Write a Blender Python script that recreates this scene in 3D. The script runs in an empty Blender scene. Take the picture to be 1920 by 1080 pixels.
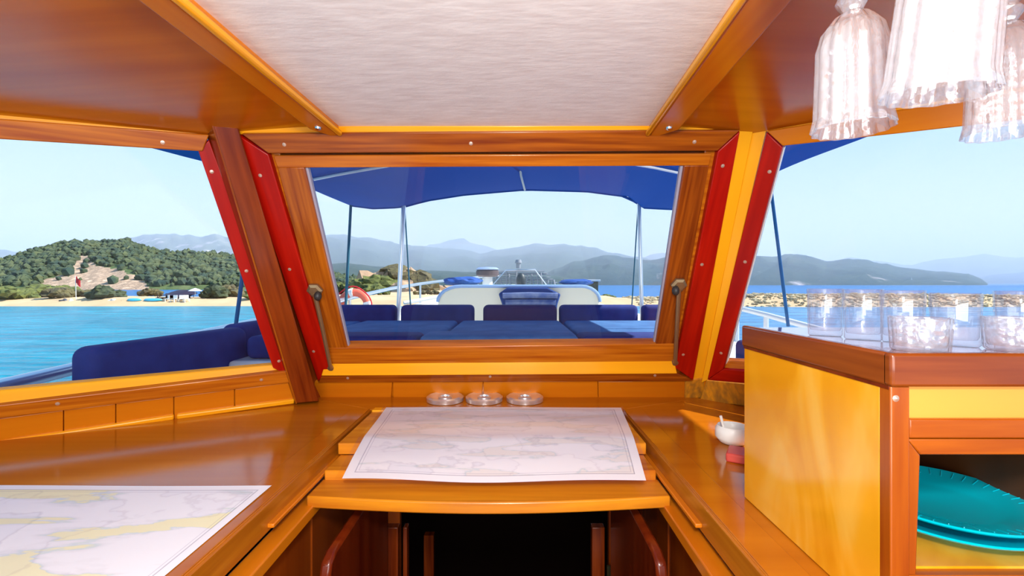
import bpy, math, random
from mathutils import Vector, Matrix, noise
random.seed(7)
C = bpy.context.scene.collection
sc = bpy.context.scene

# ------------------------------------------------------------ camera, sky, sun, exposure
F, CX, HY = 860.0, 960.0, 529.0          # focal length and horizon in the 1920x1080 frame
cam_d = bpy.data.cameras.new('camera'); cam = bpy.data.objects.new('camera', cam_d); C.objects.link(cam)
cam.location = (0, 0, 0); cam.rotation_euler = (math.pi/2, 0, 0)
cam_d.sensor_width = 36; cam_d.lens = F/1920*36; cam_d.shift_y = -(540-HY)/1920
cam_d.clip_start = .01; cam_d.clip_end = 20000
sc.camera = cam
sc.cycles.volume_bounces = 4; sc.cycles.transparent_max_bounces = 32
sc.view_settings.view_transform = 'Standard'; sc.view_settings.look = 'None'
sc.view_settings.gamma = 1; sc.view_settings.exposure = 0.0; sc.view_settings.use_curve_mapping = False

SUN_TO = Vector((1.0, .10, .95)).normalized()
sd = bpy.data.lights.new('sun', 'SUN'); sun = bpy.data.objects.new('sun', sd); C.objects.link(sun)
sd.energy = 8.0; sd.angle = math.radians(.6); sd.color = (1, .97, .92)
sun.rotation_euler = SUN_TO.to_track_quat('Z', 'Y').to_euler()

# the photographer's flash / daylight from the open back of the wheelhouse
def area(name, loc, to, size, e, col=(1, 1, 1)):
    d = bpy.data.lights.new(name, 'AREA'); o = bpy.data.objects.new(name, d); C.objects.link(o)
    d.shape = 'RECTANGLE'; d.size = size[0]; d.size_y = size[1]; d.energy = e; d.color = col
    o.location = loc; o.rotation_euler = (Vector(loc)-Vector(to)).to_track_quat('Z', 'Y').to_euler()
    return o
area('camera_flash', (.03, -.10, .24), (.03, 1.2, -.12), (.14, .10), 12.5, (1, .96, .9))
area('open_back_daylight', (0, -1.1, .0), (0, 1.2, -.1), (1.9, .8), 36.0, (1, .97, .93))

W = bpy.data.worlds.new('sky'); sc.world = W; W.use_nodes = True
nt = W.node_tree; nt.nodes.clear()
def N(nt, t, **k):
    n = nt.nodes.new(t)
    for a, b in k.items(): setattr(n, a, b)
    return n
def ramp(nt, stops, interp='LINEAR'):
    r = N(nt, 'ShaderNodeValToRGB'); r.color_ramp.interpolation = interp
    el = r.color_ramp.elements
    while len(el) > 1: el.remove(el[-1])
    el[0].position = stops[0][0]; el[0].color = (*stops[0][1], 1)
    for p, c in stops[1:]:
        e = el.new(p); e.color = (*c, 1)
    return r
tc = N(nt, 'ShaderNodeTexCoord'); sep = N(nt, 'ShaderNodeSeparateXYZ')
nt.links.new(tc.outputs['Generated'], sep.inputs[0])
rp = ramp(nt, [(0, (.84, .92, .98)), (.06, (.76, .88, .98)), (.16, (.60, .79, .96)), (.34, (.36, .63, .93)), (.65, (.22, .48, .88)), (1, (.16, .38, .80))])
nt.links.new(sep.outputs['Z'], rp.inputs[0])
mp = N(nt, 'ShaderNodeMapping'); mp.inputs['Scale'].default_value = (7, 7, 26)
nz = N(nt, 'ShaderNodeTexNoise'); nz.inputs['Scale'].default_value = 1.0; nz.inputs['Detail'].default_value = 4
cr = ramp(nt, [(.0, (0, 0, 0)), (.66, (0, 0, 0)), (.76, (.55, .55, .55)), (1, (.7, .7, .7))])
nt.links.new(tc.outputs['Generated'], mp.inputs[0]); nt.links.new(mp.outputs[0], nz.inputs[0]); nt.links.new(nz.outputs[0], cr.inputs[0])
lowm = ramp(nt, [(0, (1, 1, 1)), (.12, (1, 1, 1)), (.2, (0, 0, 0)), (1, (0, 0, 0))]); nt.links.new(sep.outputs['Z'], lowm.inputs[0])
mul = N(nt, 'ShaderNodeMath', operation='MULTIPLY'); nt.links.new(cr.outputs[0], mul.inputs[0]); nt.links.new(lowm.outputs[0], mul.inputs[1])
mx = N(nt, 'ShaderNodeMix', data_type='RGBA'); nt.links.new(mul.outputs[0], mx.inputs[0]); nt.links.new(rp.outputs[0], mx.inputs[6]); mx.inputs[7].default_value = (.95, .96, .98, 1)
bg = N(nt, 'ShaderNodeBackground'); bg.inputs[1].default_value = 1.22
wo = N(nt, 'ShaderNodeOutputWorld'); nt.links.new(mx.outputs[2], bg.inputs[0]); nt.links.new(bg.outputs[0], wo.inputs[0])

# ------------------------------------------------------------ materials
def mat(name, col, rough=.5, metal=0, **k):
    m = bpy.data.materials.new(name); m.use_nodes = True; b = m.node_tree.nodes['Principled BSDF']
    b.inputs['Base Color'].default_value = (*col, 1); b.inputs['Roughness'].default_value = rough; b.inputs['Metallic'].default_value = metal
    for a, v in k.items(): b.inputs[a.replace('_', ' ')].default_value = v
    return m
def noisy(m, c1, c2, scale=(1, 1, 1), sc_=5, detail=5, bump=0, lo=.35, hi=.65, dist=0, bscale=None, c3=None, bdist=.01):
    t = m.node_tree; b = t.nodes['Principled BSDF']
    tc = N(t, 'ShaderNodeTexCoord'); mp = N(t, 'ShaderNodeMapping'); mp.inputs['Scale'].default_value = scale
    nz = N(t, 'ShaderNodeTexNoise'); nz.inputs['Scale'].default_value = sc_; nz.inputs['Detail'].default_value = detail; nz.inputs['Distortion'].default_value = dist
    st = [(lo, c1), (hi, c2)] if c3 is None else [(lo, c1), ((lo+hi)/2, c3), (hi, c2)]
    r = ramp(t, st)
    t.links.new(tc.outputs['Object'], mp.inputs[0]); t.links.new(mp.outputs[0], nz.inputs[0]); t.links.new(nz.outputs[0], r.inputs[0]); t.links.new(r.outputs[0], b.inputs['Base Color'])
    if bump:
        bp = N(t, 'ShaderNodeBump'); bp.inputs['Strength'].default_value = bump; bp.inputs['Distance'].default_value = bdist
        src = nz
        if bscale:
            src = N(t, 'ShaderNodeTexNoise'); src.inputs['Scale'].default_value = bscale; src.inputs['Detail'].default_value = 4
            t.links.new(mp.outputs[0], src.inputs[0])
        t.links.new(src.outputs[0], bp.inputs['Height']); t.links.new(bp.outputs[0], b.inputs['Normal'])
    return m
def wood(name, c1, c2, axis='x', rough=.22, fine=34, c3=None, spec=.5, stretch=.06, ys=None):
    m = mat(name, c1, rough); s = [1, 1, 1]; s['xyz'.index(axis)] = stretch
    if ys is not None: s[1] = ys
    noisy(m, c1, c2, scale=tuple(s), sc_=fine, detail=6, bump=.035, lo=.3, hi=.7, dist=.15, c3=c3, bdist=.002)
    m.node_tree.nodes['Principled BSDF'].inputs['Specular IOR Level'].default_value = spec
    return m
M_ = {}
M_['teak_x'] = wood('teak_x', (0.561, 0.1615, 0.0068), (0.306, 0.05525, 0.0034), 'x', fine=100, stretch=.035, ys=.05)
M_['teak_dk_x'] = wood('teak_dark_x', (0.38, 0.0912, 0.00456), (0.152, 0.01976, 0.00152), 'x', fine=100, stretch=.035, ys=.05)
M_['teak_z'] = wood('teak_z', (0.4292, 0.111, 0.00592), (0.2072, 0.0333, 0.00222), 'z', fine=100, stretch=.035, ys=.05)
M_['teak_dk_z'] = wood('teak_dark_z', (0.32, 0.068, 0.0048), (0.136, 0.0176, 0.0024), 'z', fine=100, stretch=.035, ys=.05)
M_['red'] = wood('padauk', (0.425, 0.0068, 0.00085), (0.2805, 0.0017, 0.000425), 'z', fine=60, rough=.35, spec=.3, ys=.05)
M_['red_x'] = wood('padauk_x', (0.425, 0.0068, 0.00085), (0.2805, 0.0017, 0.000425), 'x', fine=60, rough=.35, spec=.3, ys=.05)
M_['mahog'] = wood('mahogany', (.25, .040, .004), (.12, .014, .002), 'z', fine=70, ys=.05)
M_['mahog_dk'] = wood('mahogany_dark', (.17, .022, .003), (.09, .008, .002), 'z', fine=30)
M_['yellow_x'] = wood('maple_x', (.90, .40, .008), (.80, .30, .005), 'x', fine=20, rough=.25, ys=.05)
M_['yellow_z'] = wood('maple_z', (.92, .42, .008), (.86, .35, .006), 'z', fine=14, rough=.3, ys=.05)
M_['ply'] = noisy(mat('plywood', (.9, .4, .02), .16, 0, Specular_IOR_Level=.7), (.80, .42, .05), (.68, .27, .004), scale=(1, 1.1, .45), sc_=5.5, detail=3, lo=.38, hi=.62, dist=1.6, c3=(.76, .34, .012))
M_['orange_x'] = wood('orange_ply_x', (0.648, 0.198, 0.0054), (0.54, 0.135, 0.0036), 'x', fine=16, rough=.2, ys=.05)
M_['ceil_w'] = wood('ceiling_veneer', (.62, .175, .003), (.48, .12, .002), 'x', fine=16, rough=.2, spec=.75)
M_['top'] = wood('worktop_veneer', (.53, .165, .007), (.42, .115, .004), 'x', fine=16, rough=.13, spec=.6)
M_['board'] = wood('hatch_board', (.78, .30, .012), (.46, .12, .005), 'x', fine=26, rough=.25)
M_['capwood'] = wood('cabinet_rim', (0.2432, 0.05472, 0.0076), (0.152, 0.02736, 0.0038), 'x', fine=60, ys=.05)
M_['frame_z'] = wood('cabinet_frame_z', (0.374, 0.085, 0.0034), (0.255, 0.0442, 0.00255), 'z', fine=80)
M_['frame_x'] = wood('cabinet_frame_x', (0.391, 0.08925, 0.0034), (0.2805, 0.051, 0.00255), 'x', fine=80)
M_['beam'] = wood('ceiling_beam', (.70, .22, .006), (.58, .15, .004), 'y', fine=20)
M_['beam_edge'] = wood('ceiling_beam_edge', (.92, .42, .006), (.85, .34, .005), 'y', fine=20)
M_['cabtop'] = wood('cabinet_top', (.55, .16, .02), (.42, .10, .01), 'x', fine=30, rough=.06, spec=1.0)
M_['cabtop'].node_tree.nodes['Principled BSDF'].inputs['Coat Weight'].default_value = 1
M_['locker'] = wood('locker_wood', (0.32, 0.06, 0.0032), (0.208, 0.028, 0.0024), 'z', fine=14, rough=.25)
M_['dark'] = mat('painted_shade_black', (.008, .004, .003), 1, 0, Specular_IOR_Level=0)  # near-black colour paints in the shade of the cabin below the hatch
M_['vinyl'] = noisy(mat('headliner', (.8, .77, .75), .6), (.93, .91, .90), (.84, .80, .79), scale=(1, 3, 1), sc_=14, bump=.22, bscale=26, bdist=.003)
M_['chrome'] = mat('chrome', (.75, .75, .76), .12, 1)
M_['polished'] = mat('brushed_chrome', (.80, .80, .82), .30, .85)
M_['fascia'] = wood('fascia_wood', (.52, .17, .008), (.34, .09, .004), 'y', fine=60, rough=.22, stretch=.04)
M_['steel'] = mat('stainless', (.72, .74, .77), .28, .9)
M_['brass'] = mat('tarnished_brass', (.34, .24, .13), .45, .8)
M_['rubber'] = mat('black_rubber', (.02, .018, .018), .5)
M_['screw'] = mat('screw', (.62, .45, .35), .35, .6)
M_['hinge'] = mat('old_hinge', (.10, .085, .035), .4, .8)
M_['seal'] = mat('grey_seal', (.33, .30, .38), .5)
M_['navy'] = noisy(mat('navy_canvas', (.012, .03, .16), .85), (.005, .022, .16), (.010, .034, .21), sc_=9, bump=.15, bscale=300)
M_['navy_top'] = noisy(mat('navy_canvas_lit', (.03, .10, .28), .85), (.035, .13, .32), (.06, .19, .41), sc_=7, bump=.15, bscale=300)  # lighter navy: light falling on the cushion tops is put into the colour
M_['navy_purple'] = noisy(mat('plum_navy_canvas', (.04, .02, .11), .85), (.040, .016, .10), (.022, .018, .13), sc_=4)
M_['gel'] = mat('gelcoat', (.80, .79, .76), .25)
M_['cream'] = mat('cream_paint', (.95, .88, .66), .35)
M_['bluecanvas'] = mat('cobalt_canvas', (.006, .07, .30), .8)
M_['plate'] = mat('turquoise_glaze', (.0, .50, .64), .12)
M_['rope_blue'] = mat('blue_rope', (.004, .11, .28), .7)
M_['rope_teal'] = mat('teal_rope', (.01, .12, .18), .7)
M_['rope_white'] = mat('white_rope', (.6, .6, .58), .8)
M_['white'] = mat('white_plastic', (.85, .84, .8), .35)
M_['redbox'] = mat('red_card', (.62, .07, .05), .4)
M_['lifebuoy'] = mat('lifebuoy_orange', (.85, .16, .09), .5)
M_['sand'] = noisy(mat('sand', (.62, .42, .22), .95), (.68, .47, .26), (.56, .38, .20), sc_=.35, detail=6)
M_['stone'] = noisy(mat('shingle_stone', (.5, .4, .25), .95), (.62, .50, .30), (.26, .21, .13), sc_=.8, detail=2)
M_['bush1'] = noisy(mat('olive_leaves', (.10, .12, .03), .9), (.15, .17, .035), (.06, .075, .02), sc_=1.6, detail=4)
M_['bush2'] = noisy(mat('brown_leaves', (.10, .08, .04), .9), (.14, .12, .045), (.06, .05, .025), sc_=1.6, detail=4)
M_['bush3'] = noisy(mat('dark_leaves', (.05, .07, .03), .9), (.07, .09, .035), (.025, .04, .02), sc_=1.6, detail=4)
M_['tree'] = noisy(mat('pine_crown', (.07, .12, .05), .95), (.095, .115, .045), (.022, .05, .035), sc_=.22, detail=5, c3=(.055, .08, .035))
M_['redflag'] = mat('red_cloth', (.65, .01, .02), .8)
M_['tarp'] = mat('dark_tarp', (.015, .012, .035), .8)
M_['turq'] = mat('turquoise_plastic', (.06, .45, .62), .35)
M_['greymesh'] = mat('grey_netting', (.25, .27, .30), .7)
M_['darkgrey'] = mat('dark_grey', (.06, .07, .09), .6)
M_['thatch'] = noisy(mat('thatch', (.25, .2, .12), .95), (.30, .24, .14), (.10, .08, .05), sc_=6, scale=(3, 3, .4))
M_['rock'] = noisy(mat('bare_rock', (.4, .28, .18), .95), (.50, .34, .21), (.20, .16, .13), sc_=.35, detail=7, bump=.4, bdist=.5, c3=(.42, .27, .16))

def glass_mat(name, tint=(1, 1, 1), f0=.04, rough=0, milk=0, bump=0):
    """thin clear glass: see-through, with a Schlick reflection that is the same from both faces"""
    m = bpy.data.materials.new(name); m.use_nodes = True; t = m.node_tree; t.nodes.clear()
    o = N(t, 'ShaderNodeOutputMaterial'); mi = N(t, 'ShaderNodeMixShader'); tr = N(t, 'ShaderNodeBsdfTransparent'); gl = N(t, 'ShaderNodeBsdfGlossy'); lw = N(t, 'ShaderNodeLayerWeight')
    lw.inputs['Blend'].default_value = .5
    pw = N(t, 'ShaderNodeMath', operation='POWER'); pw.inputs[1].default_value = 5; t.links.new(lw.outputs['Facing'], pw.inputs[0])
    ma = N(t, 'ShaderNodeMath', operation='MULTIPLY_ADD'); ma.inputs[1].default_value = 1-f0; ma.inputs[2].default_value = f0; t.links.new(pw.outputs[0], ma.inputs[0])
    tr.inputs[0].default_value = (*tint, 1); gl.inputs['Roughness'].default_value = rough
    base = tr.outputs[0]
    if milk:
        df = N(t, 'ShaderNodeBsdfDiffuse'); df.inputs[0].default_value = (.95, .95, .97, 1); m2 = N(t, 'ShaderNodeMixShader'); m2.inputs[0].default_value = milk
        tl = N(t, 'ShaderNodeBsdfTranslucent'); tl.inputs[0].default_value = (.95, .95, .97, 1); ms = N(t, 'ShaderNodeMixShader'); ms.inputs[0].default_value = .5
        t.links.new(df.outputs[0], ms.inputs[1]); t.links.new(tl.outputs[0], ms.inputs[2])
        t.links.new(tr.outputs[0], m2.inputs[1]); t.links.new(ms.outputs[0], m2.inputs[2]); base = m2.outputs[0]
    if bump:
        tc = N(t, 'ShaderNodeTexCoord'); vz = N(t, 'ShaderNodeTexVoronoi'); vz.inputs['Scale'].default_value = 110; t.links.new(tc.outputs['Object'], vz.inputs[0])
        bp = N(t, 'ShaderNodeBump'); bp.inputs['Strength'].default_value = bump; bp.inputs['Distance'].default_value = .004; t.links.new(vz.outputs[0], bp.inputs['Height'])
        t.links.new(bp.outputs[0], gl.inputs['Normal']); t.links.new(bp.outputs[0], lw.inputs['Normal'])
    t.links.new(ma.outputs[0], mi.inputs[0]); t.links.new(base, mi.inputs[1]); t.links.new(gl.outputs[0], mi.inputs[2]); t.links.new(mi.outputs[0], o.inputs[0])
    return m
M_['pane'] = glass_mat('window_glass', (.985, .99, 1), .02)
M_['sleeve'] = glass_mat('clear_plastic', (.985, .95, .94), .04, .12)
M_['glass'] = glass_mat('clear_glass', (.975, .98, 1), .09, .03, .035)
M_['pressed'] = glass_mat('pressed_glass', (.97, .97, 1), .16, .16, .16, .6)
M_['fluted'] = glass_mat('fluted_glass', (.98, .98, 1), .20, .12, .17, .3)

def canopy_mat():
    m = bpy.data.materials.new('canopy_cloth'); m.use_nodes = True; t = m.node_tree; b = t.nodes['Principled BSDF']
    b.inputs['Base Color'].default_value = (.001, .032, .20, 1); b.inputs['Roughness'].default_value = .85
    tl = N(t, 'ShaderNodeBsdfTranslucent'); tl.inputs[0].default_value = (.0, .045, .25, 1)
    mi = N(t, 'ShaderNodeMixShader'); mi.inputs[0].default_value = .30; o = t.nodes['Material Output']
    t.links.new(b.outputs[0], mi.inputs[1]); t.links.new(tl.outputs[0], mi.inputs[2]); t.links.new(mi.outputs[0], o.inputs[0])
    return m
M_['canopy'] = canopy_mat()

def chart_mat(name, land, paper, border, ext):
    """printed nautical chart: pale sea, yellowish land, depth contours, ruled border"""
    m = mat(name, paper, .55); t = m.node_tree; b = t.nodes['Principled BSDF']
    tc = N(t, 'ShaderNodeTexCoord'); uv = tc.outputs['UV']
    nz = N(t, 'ShaderNodeTexNoise'); nz.inputs['Scale'].default_value = 3.2; nz.inputs['Detail'].default_value = 9; nz.inputs['Distortion'].default_value = .5
    mp = N(t, 'ShaderNodeMapping'); mp.inputs['Scale'].default_value = (1.0, 2.6, 1); mp.inputs['Rotation'].default_value = (0, 0, -.25); t.links.new(uv, mp.inputs[0]); t.links.new(mp.outputs[0], nz.inputs[0])
    r = ramp(t, [(0, paper), (.50, paper), (.53, tuple(p*.93 for p in paper)), (.545, (.66, .76, .80)), (.555, land), (1, land)])
    t.links.new(nz.outputs[0], r.inputs[0])
    n2 = N(t, 'ShaderNodeTexNoise'); n2.inputs['Scale'].default_value = 2.2; n2.inputs['Detail'].default_value = 6; t.links.new(uv, n2.inputs[0])
    r2 = ramp(t, [(0, (1, 1, 1)), (.40, (.86, .88, .95)), (.41, (.62, .60, .68)), (.42, (1, 1, 1)), (.50, (.93, .93, .97)), (.505, (.70, .66, .72)), (.515, (1, 1, 1)), (1, (1, 1, 1))])
    t.links.new(n2.outputs[0], r2.inputs[0])
    mm = N(t, 'ShaderNodeMix', data_type='RGBA', blend_type='MULTIPLY'); mm.inputs[0].default_value = .45
    t.links.new(r.outputs[0], mm.inputs[6]); t.links.new(r2.outputs[0], mm.inputs[7])
    # border: distance to the sheet edge
    s = N(t, 'ShaderNodeSeparateXYZ'); t.links.new(uv, s.inputs[0])
    def edge(o, size):
        a = N(t, 'ShaderNodeMath', operation='SUBTRACT'); t.links.new(o, a.inputs[0]); a.inputs[1].default_value = .5
        c = N(t, 'ShaderNodeMath', operation='ABSOLUTE'); t.links.new(a.outputs[0], c.inputs[0])
        d = N(t, 'ShaderNodeMath', operation='SUBTRACT'); d.inputs[0].default_value = .5; t.links.new(c.outputs[0], d.inputs[1])
        e = N(t, 'ShaderNodeMath', operation='MULTIPLY'); t.links.new(d.outputs[0], e.inputs[0]); e.inputs[1].default_value = size
        return e.outputs[0]
    mn = N(t, 'ShaderNodeMath', operation='MINIMUM'); t.links.new(edge(s.outputs[0], ext[0]), mn.inputs[0]); t.links.new(edge(s.outputs[1], ext[1]), mn.inputs[1])
    mr = N(t, 'ShaderNodeMath', operation='MULTIPLY'); t.links.new(mn.outputs[0], mr.inputs[0]); mr.inputs[1].default_value = 10
    rb = ramp(t, [(0, (1, 1, 1)), (border*10, (1, 1, 1)), (border*10+.012, (0, 0, 0)), (1, (0, 0, 0))]); t.links.new(mr.outputs[0], rb.inputs[0])
    rl = ramp(t, [(0, (1, 1, 1)), (border*10, (1, 1, 1)), (border*10+.008, (.55, .53, .60)), (border*10+.022, (.55, .53, .60)), (border*10+.03, (1, 1, 1)), (border*10+.08, (1, 1, 1)), (border*10+.085, (.6, .58, .66)), (border*10+.10, (1, 1, 1)), (1, (1, 1, 1))])
    t.links.new(mr.outputs[0], rl.inputs[0])
    m1 = N(t, 'ShaderNodeMix', data_type='RGBA'); t.links.new(rb.outputs[0], m1.inputs[0]); t.links.new(mm.outputs[2], m1.inputs[6]); m1.inputs[7].default_value = (*paper, 1)
    m2 = N(t, 'ShaderNodeMix', data_type='RGBA', blend_type='MULTIPLY'); m2.inputs[0].default_value = 1; t.links.new(m1.outputs[2], m2.inputs[6]); t.links.new(rl.outputs[0], m2.inputs[7])
    t.links.new(m2.outputs[2], b.inputs['Base Color'])
    return m
M_['chart_side'] = chart_mat('chart_print_islands', (.90, .87, .58), (.90, .91, .97), .018, (1.0, .7))
M_['chart_mid'] = chart_mat('chart_print_coast', (.88, .86, .84), (.93, .94, .98), .022, (.72, .47))

def water_mat():
    m = mat('sea_water', (.0, .25, .36), .12); t = m.node_tree; b = t.nodes['Principled BSDF']
    g = N(t, 'ShaderNodeNewGeometry'); s = N(t, 'ShaderNodeSeparateXYZ'); t.links.new(g.outputs['Position'], s.inputs[0])
    # shallow turquoise on the sheltered (left) side, paler near the shingle spit, deep blue beyond the spit
    rx = N(t, 'ShaderNodeMapRange'); rx.inputs[1].default_value = -12; rx.inputs[2].default_value = 14; t.links.new(s.outputs[0], rx.inputs[0])
    m1 = N(t, 'ShaderNodeMix', data_type='RGBA'); t.links.new(rx.outputs[0], m1.inputs[0]); m1.inputs[6].default_value = (.0, .27, .38, 1); m1.inputs[7].default_value = (.07, .27, .48, 1)
    ry = N(t, 'ShaderNodeMapRange'); ry.inputs[1].default_value = 50; ry.inputs[2].default_value = 62; t.links.new(s.outputs[1], ry.inputs[0])
    m2 = N(t, 'ShaderNodeMix', data_type='RGBA'); t.links.new(ry.outputs[0], m2.inputs[0]); t.links.new(m1.outputs[2], m2.inputs[6]); m2.inputs[7].default_value = (.0, .16, .42, 1)
    nz = N(t, 'ShaderNodeTexNoise'); mp = N(t, 'ShaderNodeMapping'); mp.inputs['Scale'].default_value = (.25, .9, 1); t.links.new(g.outputs['Position'], mp.inputs[0]); t.links.new(mp.outputs[0], nz.inputs[0])
    nz.inputs['Scale'].default_value = .8; nz.inputs['Detail'].default_value = 8; nz.inputs['Roughness'].default_value = .6
    r = ramp(t, [(.36, (.50, .62, .68)), (.64, (1.05, 1.05, 1.05))]); t.links.new(nz.outputs[0], r.inputs[0])
    mm = N(t, 'ShaderNodeMix', data_type='RGBA', blend_type='MULTIPLY'); mm.inputs[0].default_value = 1; t.links.new(m2.outputs[2], mm.inputs[6]); t.links.new(r.outputs[0], mm.inputs[7])
    t.links.new(mm.outputs[2], b.inputs['Base Color'])
    n2 = N(t, 'ShaderNodeTexNoise'); n2.inputs['Scale'].default_value = 2.2; n2.inputs['Detail'].default_value = 6; t.links.new(mp.outputs[0], n2.inputs[0])
    bp = N(t, 'ShaderNodeBump'); bp.inputs['Strength'].default_value = .9; bp.inputs['Distance'].default_value = .5; t.links.new(n2.outputs[0], bp.inputs['Height']); t.links.new(bp.outputs[0], b.inputs['Normal'])
    b.inputs['Roughness'].default_value = .25; b.inputs['Specular IOR Level'].default_value = .13
    return m
M_['water'] = water_mat()

def hill_mat(name, c1, c2, rockc, sc_, rock_amt=.0, rough=.95, bump=1.0, bd=6):
    m = mat(name, c1, rough); t = m.node_tree; b = t.nodes['Principled BSDF']
    g = N(t, 'ShaderNodeNewGeometry')
    nz = N(t, 'ShaderNodeTexNoise'); nz.inputs['Scale'].default_value = sc_; nz.inputs['Detail'].default_value = 9; nz.inputs['Roughness'].default_value = .65
    t.links.new(g.outputs['Position'], nz.inputs[0]); r = ramp(t, [(.35, c1), (.65, c2)]); t.links.new(nz.outputs[0], r.inputs[0])
    at = N(t, 'ShaderNodeAttribute'); at.attribute_name = 'bare'
    n2 = N(t, 'ShaderNodeTexNoise'); n2.inputs['Scale'].default_value = sc_*2.2; n2.inputs['Detail'].default_value = 8; t.links.new(g.outputs['Position'], n2.inputs[0])
    ad = N(t, 'ShaderNodeMath', operation='ADD'); t.links.new(n2.outputs[0], ad.inputs[0]); t.links.new(at.outputs['Fac'], ad.inputs[1])
    r2 = ramp(t, [(.0, (0, 0, 0)), (.86-rock_amt, (0, 0, 0)), (.96-rock_amt, (1, 1, 1))]); t.links.new(ad.outputs[0], r2.inputs[0])
    r3 = ramp(t, [(.3, rockc), (.55, tuple(c*.55 for c in rockc)), (.7, tuple(min(1, c*1.25) for c in rockc))]); n3 = N(t, 'ShaderNodeTexNoise'); n3.inputs['Scale'].default_value = sc_*3; n3.inputs['Detail'].default_value = 6
    t.links.new(g.outputs['Position'], n3.inputs[0]); t.links.new(n3.outputs[0], r3.inputs[0])
    mi = N(t, 'ShaderNodeMix', data_type='RGBA'); t.links.new(r2.outputs[0], mi.inputs[0]); t.links.new(r.outputs[0], mi.inputs[6]); t.links.new(r3.outputs[0], mi.inputs[7]); t.links.new(mi.outputs[2], b.inputs['Base Color'])
    bp = N(t, 'ShaderNodeBump'); bp.inputs['Strength'].default_value = bump; bp.inputs['Distance'].default_value = bd; t.links.new(nz.outputs[0], bp.inputs['Height']); t.links.new(bp.outputs[0], b.inputs['Normal'])
    b.inputs['Specular IOR Level'].default_value = .1
    return m

# ------------------------------------------------------------ mesh kit
class MB:
    def __init__(s): s.v = []; s.f = []
    def add(s, vs, fs):
        n = len(s.v); s.v += [tuple(p) for p in vs]; s.f += [tuple(i+n for i in f) for f in fs]; return s
    def box(s, x0, x1, y0, y1, z0, z1):
        return s.add([(x0,y0,z0),(x1,y0,z0),(x1,y1,z0),(x0,y1,z0),(x0,y0,z1),(x1,y0,z1),(x1,y1,z1),(x0,y1,z1)],
                     [(0,3,2,1),(4,5,6,7),(0,1,5,4),(1,2,6,5),(2,3,7,6),(3,0,4,7)])
    def prism(s, a, b):
        """a and b: matching rings of 3-D points"""
        n = len(a); return s.add(list(a)+list(b), [tuple(range(n)), tuple(range(2*n-1, n-1, -1))]+[(i, n+i, n+(i+1) % n, (i+1) % n) for i in range(n)])
    def tube(s, path, r, n=8, closed=False):
        P = [Vector(p) for p in path]; m = len(P); vs = []
        rr = r if isinstance(r, (list, tuple)) else [r]*m
        prev = None
        for i, p in enumerate(P):
            if closed: d = P[(i+1) % m]-P[i-1]
            else: d = P[min(i+1, m-1)]-P[max(i-1, 0)]
            d.normalize()
            if prev is None:
                u = d.cross(Vector((0, 0, 1)) if abs(d.z) < .9 else Vector((1, 0, 0))).normalized()
            else: u = (prev-d*prev.dot(d)).normalized()
            prev = u; w = d.cross(u)
            vs += [p+(u*math.cos(2*math.pi*k/n)+w*math.sin(2*math.pi*k/n))*rr[i] for k in range(n)]
        fs = []
        for i in range(m if closed else m-1):
            j = (i+1) % m
            fs += [(i*n+k, i*n+(k+1) % n, j*n+(k+1) % n, j*n+k) for k in range(n)]
        if not closed: fs += [tuple(range(n-1, -1, -1)), tuple((m-1)*n+k for k in range(n))]
        return s.add(vs, fs)
    def lathe(s, prof, c, n=32, flute=0, fa=0, cap=True, tilt=None):
        """prof: [(r, z)]; flute: ribs, fa: depth"""
        vs = []; c = Vector(c)
        for r, z in prof:
            for k in range(n):
                a = 2*math.pi*k/n; q = r*(1+fa*math.cos(flute*a)) if flute else r
                p = Vector((q*math.cos(a), q*math.sin(a), z))
                if tilt: p = tilt @ p
                vs.append(p+c)
        m = len(prof); fs = [(i*n+k, i*n+(k+1) % n, (i+1)*n+(k+1) % n, (i+1)*n+k) for i in range(m-1) for k in range(n)]
        if cap:
            if prof[0][0] > 1e-5: fs.append(tuple(range(n-1, -1, -1)))
            if prof[-1][0] > 1e-5: fs.append(tuple((m-1)*n+k for k in range(n)))
        return s.add(vs, fs)
    def blob(s, c, r, sub=1, jit=.2, seed=0):
        vs, fs = ICO[sub]; c = Vector(c); r = Vector(r) if hasattr(r, '__len__') else Vector((r, r, r))
        rnd = random.Random(seed)
        off = Vector((rnd.random()*50, rnd.random()*50, rnd.random()*50))
        out = []
        for v in vs:
            k = 1+jit*noise.noise(v*2.2+off)*2
            out.append(c+Vector((v.x*r.x, v.y*r.y, v.z*r.z))*k)
        return s.add(out, fs)
    def grid(s, fn, nu, nv):
        vs = [fn(i/nu, j/nv) for j in range(nv+1) for i in range(nu+1)]
        w = nu+1
        return s.add(vs, [(j*w+i, j*w+i+1, (j+1)*w+i+1, (j+1)*w+i) for j in range(nv) for i in range(nu)])
def _ico(sub):
    import bmesh
    bm = bmesh.new(); bmesh.ops.create_icosphere(bm, subdivisions=sub, radius=1); bm.verts.index_update()
    r = ([v.co.copy() for v in bm.verts], [tuple(v.index for v in f.verts) for f in bm.faces]); bm.free(); return r
ICO = {1: _ico(1), 2: _ico(2), 3: _ico(3)}

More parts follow.
